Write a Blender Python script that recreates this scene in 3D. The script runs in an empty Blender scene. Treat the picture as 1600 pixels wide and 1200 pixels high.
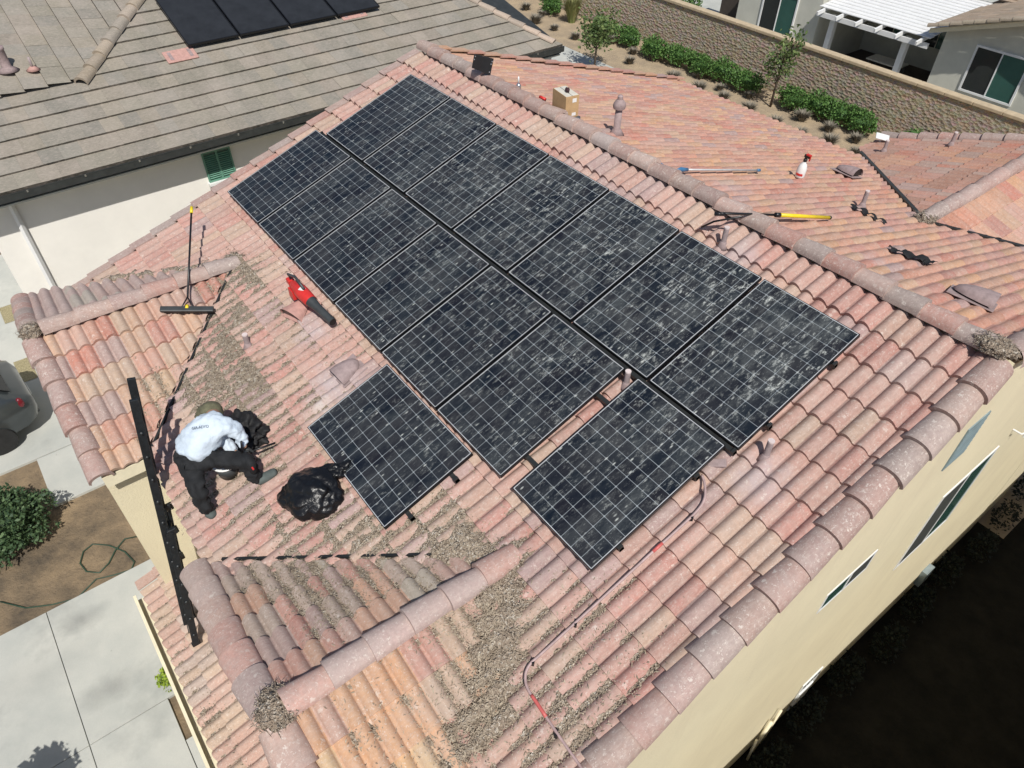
import bpy, bmesh, math, random
import numpy as np
from mathutils import Vector as V, Matrix, noise
random.seed(7)
R = math.radians
sc = bpy.context.scene
COL = sc.collection

# ------------------------------------------------------------ camera, world, sun
CAM = V((9.512312, -5.459658, 4.030656))
RT = V((0.608399, 0.793561, 0.010599)); UP = V((-0.551638, 0.413247, 0.724515)); FW = V((-0.570566, 0.446641, -0.689178))
FPX = 1125.5
cd = bpy.data.cameras.new('camera'); cam = bpy.data.objects.new('camera', cd); COL.objects.link(cam)
cd.sensor_width = 36; cd.lens = FPX / 1600 * 36; cd.clip_start = .05; cd.clip_end = 500
m = Matrix((RT, UP, -FW)).transposed().to_4x4(); m.translation = CAM; cam.matrix_world = m
sc.camera = cam
SUNV = V((.54, -.24, .80)).normalized()
w = bpy.data.worlds.new('World'); sc.world = w; w.use_nodes = True
nt = w.node_tree; bg = nt.nodes['Background']
sky = nt.nodes.new('ShaderNodeTexSky'); sky.sky_type = 'NISHITA'; sky.sun_disc = False
sky.sun_elevation = math.asin(SUNV.z); sky.sun_rotation = math.atan2(SUNV.x, SUNV.y)
nt.links.new(sky.outputs[0], bg.inputs[0]); bg.inputs[1].default_value = 0.078
sl = bpy.data.lights.new('sun', 'SUN'); sl.energy = 4.4; sl.angle = R(.53); sl.color = (1, .965, .90)
so = bpy.data.objects.new('sun', sl); COL.objects.link(so)
so.rotation_euler = SUNV.to_track_quat('Z', 'Y').to_euler(); so.location = (20, -10, 30)
vs = sc.view_settings; vs.view_transform = 'Standard'; vs.look = 'None'; vs.exposure = 0; vs.gamma = 1
sc.cycles.max_bounces = 6; sc.cycles.diffuse_bounces = 3; sc.cycles.glossy_bounces = 3; sc.cycles.use_denoising = True

# ------------------------------------------------------------ planes of the place
def ray(x, y): return FW + RT * ((x - 800) / FPX) - UP * ((y - 600) / FPX)
def on(x, y, n, c):
    n = V(n); d = ray(x, y); return CAM + d * ((c - n.dot(CAM)) / n.dot(d))
def PX(x, y, X0): return on(x, y, (1, 0, 0), X0)
def PY(x, y, Y0): return on(x, y, (0, 1, 0), Y0)
def PZ(x, y, Z0): return on(x, y, (0, 0, 1), Z0)
GZ = -7.6
SL = 0.338650612; cS, sS = math.cos(SL), math.sin(SL); TS = math.tan(SL)

class Slope:
    def __init__(s, O, u, d):
        s.O = V(O); s.u = V(u).normalized(); s.d = V(d).normalized(); s.n = s.u.cross(s.d)
        if s.n.z < 0: s.n = -s.n
    def pt(s, a, b, h=0): return s.O + s.u * a + s.d * b + s.n * h
    def hit(s, x, y, h=0): return on(x, y, s.n, s.n.dot(s.O) + h)
    def ab(s, p): q = p - s.O; return q.dot(s.u), q.dot(s.d)
MAIN = Slope((0, .623, .039), (1, 0, 0), (0, -cS, -sS))
PAN = Slope((0, 0, 0), (1, 0, 0), (0, -cS, -sS))
tR = .30; cR = 1 / math.hypot(1, tR); sR = tR * cR
REAR = Slope((0, .623, .039), (1, 0, 0), (0, cR, -sR))
G1X, G1Z = 6.8, -1.34
G2X, G2Z = 1.05, -1.40
G3X, G3Z = 6.15, -1.02
def gab(x, z, sg): return Slope((x, 0, z), (0, 1, 0), (sg * cS, 0, -sS))
G1L, G1R = gab(G1X, G1Z, -1), gab(G1X, G1Z, 1)
G2L, G2R = gab(G2X, G2Z, -1), gab(G2X, G2Z, 1)
G3L, G3R = gab(G3X, G3Z, -1), gab(G3X, G3Z, 1)
SKIRT = Slope((0, -5.3, -4.30), (1, 0, 0), (0, -cS, -sS))

# ------------------------------------------------------------ materials
def new_mat(name):
    m = bpy.data.materials.new(name); m.use_nodes = True
    return m, m.node_tree, m.node_tree.nodes['Principled BSDF']
def nd(nt, t, **k):
    n = nt.nodes.new(t)
    for a, b in k.items(): setattr(n, a, b)
    return n
def mixc(nt, fac, a, b, mode='MIX'):
    n = nd(nt, 'ShaderNodeMix', data_type='RGBA', blend_type=mode)
    for i, v in ((0, fac), (6, a), (7, b)):
        if isinstance(v, bpy.types.NodeSocket): nt.links.new(v, n.inputs[i])
        else: n.inputs[i].default_value = v if i == 0 else (*v[:3], 1)
    return n.outputs[2]
def tex(nt, kind, scale, detail=4, rough=.6, coord=None, out=0):
    n = nd(nt, 'ShaderNodeTexNoise' if kind == 'n' else 'ShaderNodeTexVoronoi')
    n.inputs['Scale'].default_value = scale
    if kind == 'n': n.inputs['Detail'].default_value = detail; n.inputs['Roughness'].default_value = rough
    if coord is not None: nt.links.new(coord, n.inputs['Vector'])
    return n.outputs[out]
def ramp(nt, f, a, b, lo=0., hi=1.):
    n = nd(nt, 'ShaderNodeMapRange'); n.inputs[1].default_value = a; n.inputs[2].default_value = b
    n.inputs[3].default_value = lo; n.inputs[4].default_value = hi; nt.links.new(f, n.inputs[0]); return n.outputs[0]
def mul(nt, a, b, op='MULTIPLY'):
    n = nd(nt, 'ShaderNodeMath', operation=op)
    for i, v in enumerate((a, b)):
        if isinstance(v, bpy.types.NodeSocket): nt.links.new(v, n.inputs[i])
        else: n.inputs[i].default_value = v
    return n.outputs[0]
def gcoord(nt): return nd(nt, 'ShaderNodeNewGeometry').outputs['Position']
def bump(nt, bs, h, st=.3, dist=.01):
    b = nd(nt, 'ShaderNodeBump'); b.inputs['Strength'].default_value = st; b.inputs['Distance'].default_value = dist
    nt.links.new(h, b.inputs['Height']); nt.links.new(b.outputs[0], bs.inputs['Normal'])

def pm(name, c, rough=.8, metal=0, var=.15, scale=8, bmp=0, c2=None, bscale=None, spec=None, dist=.01, coat=0):
    m, nt, bs = new_mat(name)
    co = nd(nt, 'ShaderNodeTexCoord').outputs['Object']
    if c2 is None: c2 = tuple(x * (1 - var * 2) for x in c); c1 = tuple(min(1, x * (1 + var)) for x in c)
    else: c1 = c
    f = ramp(nt, tex(nt, 'n', scale, 6, .65, co), .3, .7)
    nt.links.new(mixc(nt, f, c1, c2), bs.inputs['Base Color'])
    bs.inputs['Roughness'].default_value = rough; bs.inputs['Metallic'].default_value = metal
    if spec is not None: bs.inputs['Specular IOR Level'].default_value = spec
    if coat: bs.inputs['Coat Weight'].default_value = coat; bs.inputs['Coat Roughness'].default_value = .08
    if bmp: bump(nt, bs, tex(nt, 'n', bscale or scale * 4, 5, .7, co), bmp, dist)
    return m

def tile_mat(name, speck=.5, patina=.4, patc=(.36, .305, .275), rough=.85, spots=()):
    m, nt, bs = new_mat(name)
    co = gcoord(nt)
    at = nd(nt, 'ShaderNodeAttribute', attribute_name='tint').outputs['Color']
    n1 = ramp(nt, tex(nt, 'n', 22, 8, .8, co), .25, .75, .74, 1.22)
    c = mixc(nt, 1.0, at, (1, 1, 1), 'MULTIPLY')
    vm = nd(nt, 'ShaderNodeVectorMath', operation='SCALE'); nt.links.new(c, vm.inputs[0]); nt.links.new(n1, vm.inputs['Scale'])
    c = vm.outputs[0]
    pf = mul(nt, ramp(nt, tex(nt, 'n', 5, 7, .75, co), .42, .72), patina)
    c = mixc(nt, pf, c, patc)
    # lengthwise scuffs
    mp = nd(nt, 'ShaderNodeMapping'); mp.inputs['Scale'].default_value = (1, .22, .5); nt.links.new(co, mp.inputs[0])
    c = mixc(nt, ramp(nt, tex(nt, 'n', 60, 4, .7, mp.outputs[0]), .48, .72, 0, .32), c, (.60, .50, .43))
    c = mixc(nt, ramp(nt, tex(nt, 'n', 1.4, 9, .8, co), .44, .68, 0, .30), c, (.46, .39, .345))      # dusty film
    for (p_, rr, col, am) in spots:      # overspray of vent paint on the tiles around
        vd = nd(nt, 'ShaderNodeVectorMath', operation='DISTANCE'); nt.links.new(co, vd.inputs[0]); vd.inputs[1].default_value = p_
        nz = mul(nt, tex(nt, 'n', 9, 5, .7, co), rr * 1.6)
        c = mixc(nt, ramp(nt, mul(nt, vd.outputs['Value'], nz, 'ADD'), rr * .9, rr * 1.8, am, 0), c, col)
    # chalky droppings: small scattered spots of uneven size
    wob = nd(nt, 'ShaderNodeVectorMath', operation='ADD'); nt.links.new(co, wob.inputs[0])
    nv = nd(nt, 'ShaderNodeTexNoise'); nv.inputs['Scale'].default_value = 60; nt.links.new(co, nv.inputs['Vector'])
    sc_ = nd(nt, 'ShaderNodeVectorMath', operation='SCALE'); sc_.inputs['Scale'].default_value = .06; nt.links.new(nv.outputs['Color'], sc_.inputs[0]); nt.links.new(sc_.outputs[0], wob.inputs[1])
    def spots_(scale, rad, share):
        v = nd(nt, 'ShaderNodeTexVoronoi'); v.inputs['Scale'].default_value = scale; nt.links.new(wob.outputs[0], v.inputs['Vector'])
        q = nd(nt, 'ShaderNodeSeparateXYZ'); nt.links.new(v.outputs['Color'], q.inputs[0])
        r_ = ramp(nt, q.outputs[0], share, 1, 0, rad)           # only some cells hold a spot, each of its own size
        return ramp(nt, mul(nt, v.outputs['Distance'], r_, 'SUBTRACT'), -.04, .02, 1, 0)
    d1 = spots_(17, .34, .66); d2 = spots_(46, .42, .40)
    dens = ramp(nt, tex(nt, 'n', 2.2, 3, .6, co), .35, .62, .45, 1.)
    s1 = mul(nt, d1, dens); s2 = mul(nt, d2, dens)
    smear = mul(nt, ramp(nt, tex(nt, 'n', 26, 9, .85, co), .54, .66, 0, .85), dens)
    sp = mul(nt, mul(nt, mul(nt, s1, s2, 'MAXIMUM'), smear, 'MAXIMUM'), speck)
    c = mixc(nt, ramp(nt, tex(nt, 'n', 75, 6, .8, co), .60, .70, 0, .5 * speck), c, (.16, .11, .085))
    c = mixc(nt, sp, c, (.66, .60, .54))
    nt.links.new(c, bs.inputs['Base Color']); bs.inputs['Roughness'].default_value = rough
    bs.inputs['Specular IOR Level'].default_value = .3
    bump(nt, bs, tex(nt, 'n', 120, 4, .7, co), .35, .004)
    return m

M = {}
MV = (.43, .36, .365)
SP_ = [(MAIN.hit(525, 600, .04), .42, MV, .85), (MAIN.hit(490, 520, .04), .28, MV, .75), (MAIN.hit(1185, 745, .04), .30, MV, .7), (MAIN.hit(1160, 400, .04), .25, MV, .55), (MAIN.hit(790, 870, .04), .25, (.36, .31, .30), .8), (MAIN.hit(500, 640, .04), .2, (.62, .58, .54), .5)]
SR_ = [(REAR.hit(1140, 290, .04), .35, MV, .5), (REAR.hit(1370, 405, .04), .25, MV, .45), (REAR.hit(905, 190, .04), .25, MV, .5)]
M['tile'] = tile_mat('clay_tile', .5, .42, (.42, .335, .295), spots=SP_)
M['tile_clean'] = tile_mat('clay_tile_rear', .22, .30, (.47, .33, .27), spots=SR_)
M['tile_grey'] = tile_mat('concrete_flat_tile', .04, .3, (.27, .245, .20))
M['cap'] = tile_mat('cap_tile', .72, .6, (.40, .335, .31))
def m_stucco():
    m, nt, bs = new_mat('cream_stucco'); co = gcoord(nt)
    mp = nd(nt, 'ShaderNodeMapping'); mp.inputs['Scale'].default_value = (1, 3.2, .35); nt.links.new(co, mp.inputs[0])
    c = mixc(nt, ramp(nt, tex(nt, 'n', .9, 5, .6, co), .3, .7), (.80, .72, .51), (.71, .63, .445))
    c = mixc(nt, ramp(nt, tex(nt, 'n', 1.6, 7, .75, mp.outputs[0]), .52, .75, 0, .40), c, (.60, .52, .37))      # rain runs
    c = mixc(nt, ramp(nt, tex(nt, 'n', 55, 3, .8, co), .3, .7, 0, .16), c, (.55, .48, .34))
    nt.links.new(c, bs.inputs['Base Color']); bs.inputs['Roughness'].default_value = .93
    bump(nt, bs, tex(nt, 'n', 40, 5, .75, co), .7, .012); return m
M['stucco'] = m_stucco()
M['stucco_white'] = pm('white_stucco', (.86, .83, .77), .92, var=.03, scale=1.5, bmp=.2, bscale=60)
M['stucco_grey'] = pm('grey_green_stucco', (.60, .59, .51), .92, var=.06, scale=1.5, bmp=.2, bscale=60)
M['trim'] = pm('cream_trim', (.78, .71, .52), .6, var=.05)
M['white'] = pm('white_paint', (.80, .80, .79), .45, var=.03, scale=3)
M['pinkwhite'] = pm('pvc_pink_grey', (.66, .56, .54), .5, var=.1)
M['dark_gutter'] = pm('dark_gutter_metal', (.055, .06, .06), .35, metal=.3, var=.15)
M['black_plastic'] = pm('black_plastic', (.012, .012, .014), .38, var=.2)
M['ladder'] = pm('black_ladder', (.011, .014, .017), .45, var=.3, scale=20, bmp=.3)
M['black_frame'] = pm('panel_frame_black', (.016, .017, .020), .35, metal=.4, var=.1)
M['alu'] = pm('frame_edge', (.55, .56, .57), .45, metal=.2, var=.1)
M['rail'] = pm('rail_black', (.02, .022, .022), .5, var=.2)
M['red'] = pm('red_plastic', (.62, .035, .03), .4, var=.1)
M['yellow'] = pm('yellow_fibreglass', (.80, .60, .02), .4, var=.08)
M['blue'] = pm('blue_plastic', (.05, .17, .34), .4, var=.1)
M['dark_grey'] = pm('dark_grey_plastic', (.045, .05, .052), .45, var=.15)
M['cardboard'] = pm('cardboard', (.50, .33, .17), .85, var=.08, scale=12)
M['cardboard_in'] = pm('cardboard_flap', (.60, .57, .50), .85, var=.1)
M['vent_paint'] = pm('mauve_vent_paint', (.33, .25, .245), .75, var=.15, scale=15, bmp=.1)
M['vent_pink'] = pm('pink_vent_paint', (.50, .29, .25), .75, var=.12, scale=15)
M['pipe'] = pm('vent_pipe_grey', (.36, .29, .29), .7, var=.2, scale=20)
M['rag'] = pm('black_rag', (.010, .010, .011), .7, var=.3, scale=30, bmp=.4)
M['glass_green'] = pm('green_window_glass', (.045, .12, .10), .12, var=.1, scale=1, spec=.8)
M['glass_dark'] = pm('dark_window_glass', (.035, .04, .04), .08, var=.1, scale=1, spec=.8)
M['screen'] = pm('window_screen', (.045, .05, .048), .7, var=.1)
M['shutter'] = pm('green_shutter', (.13, .30, .22), .5, var=.1)
M['louvre'] = pm('blue_grey_louvre', (.22, .29, .31), .6, var=.1)
M['concrete'] = None
M['cap_stone'] = pm('wall_cap_stone', (.50, .40, .27), .9, var=.1, scale=5, bmp=.3)
M['bark'] = pm('bark', (.12, .09, .07), .9, var=.3, scale=20)
M['soil'] = pm('dry_soil', (.36, .26, .155), .95, scale=1.1, bmp=1, c2=(.085, .068, .05), bscale=14, dist=.05)
M['mulch'] = pm('tan_mulch', (.46, .355, .23), .95, scale=1.3, bmp=.9, c2=(.30, .235, .165), bscale=14, dist=.05)
M['soil_with_shade'] = pm('soil_painted_shade', (.022, .020, .015), .95, scale=2.5, bmp=.8, c2=(.010, .010, .008), bscale=18, dist=.04, spec=.1)  # soil with the side yard's deep shade put into its colour
M['gravel'] = pm('tan_gravel', (.50, .43, .26), .9, scale=28, bmp=1, c2=(.22, .19, .10), bscale=45, dist=.03)
M['hose'] = pm('green_hose', (.03, .065, .04), .5, var=.2)
M['skin'] = pm('skin', (.42, .24, .16), .6, var=.08)
M['khaki'] = pm('khaki_cloth', (.13, .125, .075), .9, var=.2, scale=25)
M['trouser'] = pm('black_trouser_cloth', (.010, .011, .013), .85, var=.25, scale=20, bmp=.3, bscale=30)
M['shoe_sole'] = pm('grey_shoe_sole', (.09, .11, .105), .8, var=.2)
M['maroon'] = pm('dark_maroon_cloth', (.05, .02, .025), .8, var=.2)
M['car_paint'] = pm('grey_car_paint', (.06, .07, .075), .3, metal=.5, var=.05, coat=.7)
M['car_glass'] = pm('black_car_glass', (.008, .009, .010), .08, var=.1, spec=.7)
M['tyre'] = pm('tyre_rubber', (.018, .018, .018), .85, var=.2)
M['rim'] = pm('alloy_rim', (.35, .35, .36), .35, metal=.8, var=.1)
M['tail_red'] = pm('red_lamp_lens', (.16, .012, .02), .2, var=.1)
M['conduit'] = pm('pinkish_conduit', (.42, .30, .29), .55, var=.15, scale=12)
M['red_tape'] = pm('red_tape', (.55, .12, .11), .5, var=.1)
M['paper_white'] = pm('white_plastic', (.78, .79, .78), .35, var=.03)
M['chrome'] = pm('silver_metal', (.6, .62, .65), .25, metal=.9, var=.1)
M['tan_box'] = pm('utility_box_grey', (.24, .29, .30), .5, var=.1)
M['pale_yellow'] = pm('pale_yellow_pipe', (.78, .69, .40), .6, var=.1)
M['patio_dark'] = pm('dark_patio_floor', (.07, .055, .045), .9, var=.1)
M['roof_beige'] = tile_mat('beige_tile', .05, .2, (.33, .28, .22))

def m_trashbag():
    m, nt, bs = new_mat('black_trash_bag')
    co = nd(nt, 'ShaderNodeTexCoord').outputs['Object']
    bs.inputs['Base Color'].default_value = (.006, .006, .007, 1); bs.inputs['Roughness'].default_value = .34
    n = tex(nt, 'n', 9, 5, .6, co); v = nd(nt, 'ShaderNodeTexVoronoi', feature='DISTANCE_TO_EDGE'); v.inputs['Scale'].default_value = 7; nt.links.new(co, v.inputs['Vector'])
    bump(nt, bs, mul(nt, n, mul(nt, v.outputs[0], .5), 'ADD'), .55, .03); return m
M['bag'] = m_trashbag()
def m_hoodie():
    m, nt, bs = new_mat('white_hoodie_cloth')
    co = nd(nt, 'ShaderNodeTexCoord').outputs['Object']
    nt.links.new(mixc(nt, ramp(nt, tex(nt, 'n', 5, 4, .6, co), .35, .65), (.60, .68, .76), (.50, .58, .67)), bs.inputs['Base Color'])
    bs.inputs['Roughness'].default_value = .9
    bump(nt, bs, tex(nt, 'n', 7, 4, .55, co), .8, .03); return m
M['hoodie'] = m_hoodie()

def m_concrete():
    m, nt, bs = new_mat('driveway_concrete')
    co = gcoord(nt)
    c = mixc(nt, ramp(nt, tex(nt, 'n', .8, 6, .6, co), .35, .7), (.52, .52, .475), (.39, .405, .38))
    c = mixc(nt, mul(nt, ramp(nt, tex(nt, 'n', .55, 5, .7, co), .55, .68), .35), c, (.22, .23, .22))
    c = mixc(nt, mul(nt, ramp(nt, tex(nt, 'v', 2.6, coord=co), .02, .05, 1, 0), .35), c, (.14, .13, .11))
    c = mixc(nt, ramp(nt, tex(nt, 'n', 60, 3, .7, co), .3, .7, 0, .18), c, (.30, .29, .27))
    for (x_, y_, rr, am) in ((130, 968, .34, .62), (172, 1075, .38, .62), (60, 1055, .7, .25), (15, 955, .5, .25)):   # tyre and oil marks
        q_ = PZ(x_, y_, GZ + .06); vd = nd(nt, 'ShaderNodeVectorMath', operation='DISTANCE'); mpp = nd(nt, 'ShaderNodeMapping'); mpp.inputs['Scale'].default_value = (1.5, .8, 1); nt.links.new(co, mpp.inputs[0]); nt.links.new(mpp.outputs[0], vd.inputs[0]); vd.inputs[1].default_value = (q_.x * 1.5, q_.y * .8, q_.z)
        nz = mul(nt, tex(nt, 'n', 3, 6, .7, co), rr * 1.4)
        c = mixc(nt, ramp(nt, mul(nt, vd.outputs['Value'], nz, 'ADD'), rr * .5, rr * 1.9, am, 0), c, (.15, .155, .15))
    nt.links.new(c, bs.inputs['Base Color']); bs.inputs['Roughness'].default_value = .9
    bump(nt, bs, tex(nt, 'n', 90, 4, .7, co), .2, .003); return m
M['concrete'] = m_concrete()

def m_blockwall():
    m, nt, bs = new_mat('split_face_block')
    co = gcoord(nt)
    mp = nd(nt, 'ShaderNodeMapping'); mp.inputs['Scale'].default_value = (3.2, 3.2, 5.2); nt.links.new(co, mp.inputs[0])
    v = nd(nt, 'ShaderNodeTexVoronoi'); v.inputs['Scale'].default_value = 2.2; nt.links.new(mp.outputs[0], v.inputs['Vector'])
    c = mixc(nt, ramp(nt, tex(nt, 'n', 6, 6, .8, co), .3, .7), (.58, .48, .36), (.40, .33, .24))
    c = mixc(nt, .22, c, v.outputs['Color'], 'SOFT_LIGHT')
    nt.links.new(c, bs.inputs['Base Color']); bs.inputs['Roughness'].default_value = .95
    bump(nt, bs, mul(nt, v.outputs['Distance'], tex(nt, 'n', 9, 6, .8, co), 'ADD'), 1.0, .12); return m
M['block'] = m_blockwall()

def m_panel():
    m, nt, bs = new_mat('solar_cells_under_glass')
    uv = nd(nt, 'ShaderNodeUVMap'); uv.uv_map = 'UVMap'
    co = gcoord(nt)
    sep = nd(nt, 'ShaderNodeSeparateXYZ'); nt.links.new(uv.outputs[0], sep.inputs[0])
    def near_int(s):
        f = mul(nt, s, 1, 'FRACT') if False else None
        fr = nd(nt, 'ShaderNodeMath', operation='FRACT'); nt.links.new(s, fr.inputs[0])
        a = mul(nt, fr.outputs[0], .5, 'SUBTRACT'); ab = nd(nt, 'ShaderNodeMath', operation='ABSOLUTE'); nt.links.new(a, ab.inputs[0])
        return mul(nt, .5, ab.outputs[0], 'SUBTRACT')      # 0 on the lines
    dx, dy = near_int(sep.outputs[0]), near_int(sep.outputs[1])
    mn = mul(nt, dx, dy, 'MINIMUM'); line = ramp(nt, mn, .008, .026, 1, 0)
    dia = ramp(nt, mul(nt, dx, dy, 'ADD'), .075, .105, 1, 0)
    fl = nd(nt, 'ShaderNodeVectorMath', operation='FLOOR'); nt.links.new(uv.outputs[0], fl.inputs[0])
    oi = nd(nt, 'ShaderNodeObjectInfo'); ad = nd(nt, 'ShaderNodeVectorMath', operation='ADD'); nt.links.new(fl.outputs[0], ad.inputs[0]); nt.links.new(oi.outputs['Location'], ad.inputs[1])
    wn = nd(nt, 'ShaderNodeTexWhiteNoise'); nt.links.new(ad.outputs[0], wn.inputs['Vector'])
    cell = mixc(nt, wn.outputs[0], (.007, .011, .018), (.014, .014, .019))
    # dust film and droppings that lie on the glass
    mp = nd(nt, 'ShaderNodeMapping'); mp.inputs['Scale'].default_value = (1, .36, .5); nt.links.new(co, mp.inputs[0])
    film = ramp(nt, tex(nt, 'n', 2.2, 7, .7, mp.outputs[0]), .42, .78, .0, .13)
    c = mixc(nt, film, cell, (.30, .32, .31))
    gl = mul(nt, line, dia, 'MAXIMUM')
    c = mixc(nt, mul(nt, mul(nt, gl, .62), ramp(nt, tex(nt, 'n', 1.3, 4, .7, co), .3, .7, .6, 1)), c, (.50, .55, .58))
    sp1 = ramp(nt, tex(nt, 'n', 24, 9, .82, mp.outputs[0]), .535, .66, 0, 1)
    big = ramp(nt, tex(nt, 'n', 1.7, 7, .85, co), .44, .60, .12, 1)
    grow = nd(nt, 'ShaderNodeSeparateXYZ'); nt.links.new(co, grow.inputs[0])
    east = mul(nt, ramp(nt, grow.outputs[0], 0, 7.5, .45, 1.35), ramp(nt, grow.outputs[1], -3.2, -.4, .45, 1.35))
    dirt = mul(nt, mul(nt, sp1, big), east)
    dots = mul(nt, ramp(nt, tex(nt, 'v', 17, coord=mp.outputs[0]), .05, .17, .95, 0), ramp(nt, tex(nt, 'n', 5, 3, .6, co), .36, .55))
    c = mixc(nt, mul(nt, ramp(nt, tex(nt, 'n', 6, 8, .8, mp.outputs[0]), .45, .75, 0, .22), east), c, (.30, .32, .31))
    c = mixc(nt, mul(nt, mul(nt, dirt, dots, 'MAXIMUM'), .85), c, (.52, .54, .51))
    nt.links.new(c, bs.inputs['Base Color'])
    bs.inputs['Roughness'].default_value = .22; bs.inputs['Specular IOR Level'].default_value = .32
    nt.links.new(ramp(nt, mul(nt, dirt, film, 'ADD'), 0, .6, .16, .8), bs.inputs['Roughness'])
    return m
M['cells'] = m_panel()

def m_litter():
    m, nt, bs = new_mat('dry_roof_debris')
    co = gcoord(nt)
    v = nd(nt, 'ShaderNodeTexVoronoi'); v.inputs['Scale'].default_value = 75; nt.links.new(co, v.inputs['Vector'])
    sp = nd(nt, 'ShaderNodeSeparateXYZ'); nt.links.new(v.outputs['Color'], sp.inputs[0])
    c = mixc(nt, sp.outputs[0], (.27, .205, .15), (.48, .40, .31))
    c = mixc(nt, ramp(nt, sp.outputs[1], .80, .9), c, (.64, .58, .49))
    c = mixc(nt, ramp(nt, sp.outputs[2], .82, .95), c, (.07, .055, .04))
    c = mixc(nt, ramp(nt, tex(nt, 'n', 6, 5, .6, co), .4, .7, 0, .45), c, (.30, .225, .165))
    nt.links.new(c, bs.inputs['Base Color']); bs.inputs['Roughness'].default_value = .95
    bump(nt, bs, mul(nt, v.outputs['Distance'], tex(nt, 'n', 40, 4, .7, co), 'ADD'), 1, .02); return m
M['litter'] = m_litter()
def m_flake():
    m, nt, bs = new_mat('dry_flakes')
    co = gcoord(nt)
    wn = nd(nt, 'ShaderNodeTexVoronoi'); wn.inputs['Scale'].default_value = 30; nt.links.new(co, wn.inputs['Vector'])
    sp = nd(nt, 'ShaderNodeSeparateXYZ'); nt.links.new(wn.outputs['Color'], sp.inputs[0])
    c = mixc(nt, sp.outputs[0], (.20, .155, .11), (.43, .36, .27)); nt.links.new(c, bs.inputs['Base Color']); bs.inputs['Roughness'].default_value = .9
    return m
M['flake'] = m_flake()
def m_leaf(name, a, b, tip=None):
    m, nt, bs = new_mat(name)
    at = nd(nt, 'ShaderNodeAttribute', attribute_name='leafv').outputs['Fac']
    c = mixc(nt, at, a, b)
    nt.links.new(c, bs.inputs['Base Color']); bs.inputs['Roughness'].default_value = .6; bs.inputs['Specular IOR Level'].default_value = .3
    return m
M['leaf'] = m_leaf('hedge_leaf', (.05, .115, .03), (.12, .225, .055))
M['leaf_dark'] = m_leaf('bush_leaf', (.03, .062, .03), (.095, .15, .065))
M['leaf_young'] = m_leaf('tree_leaf', (.05, .095, .03), (.15, .20, .065))
M['leaf_lime'] = m_leaf('lime_leaf', (.17, .26, .03), (.33, .42, .05))
M['grass_blade'] = m_leaf('tall_grass_blade', (.13, .19, .05), (.38, .36, .17))
M['dry_stem'] = m_leaf('dry_tussock_stem', (.13, .115, .09), (.27, .24, .19))

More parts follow.
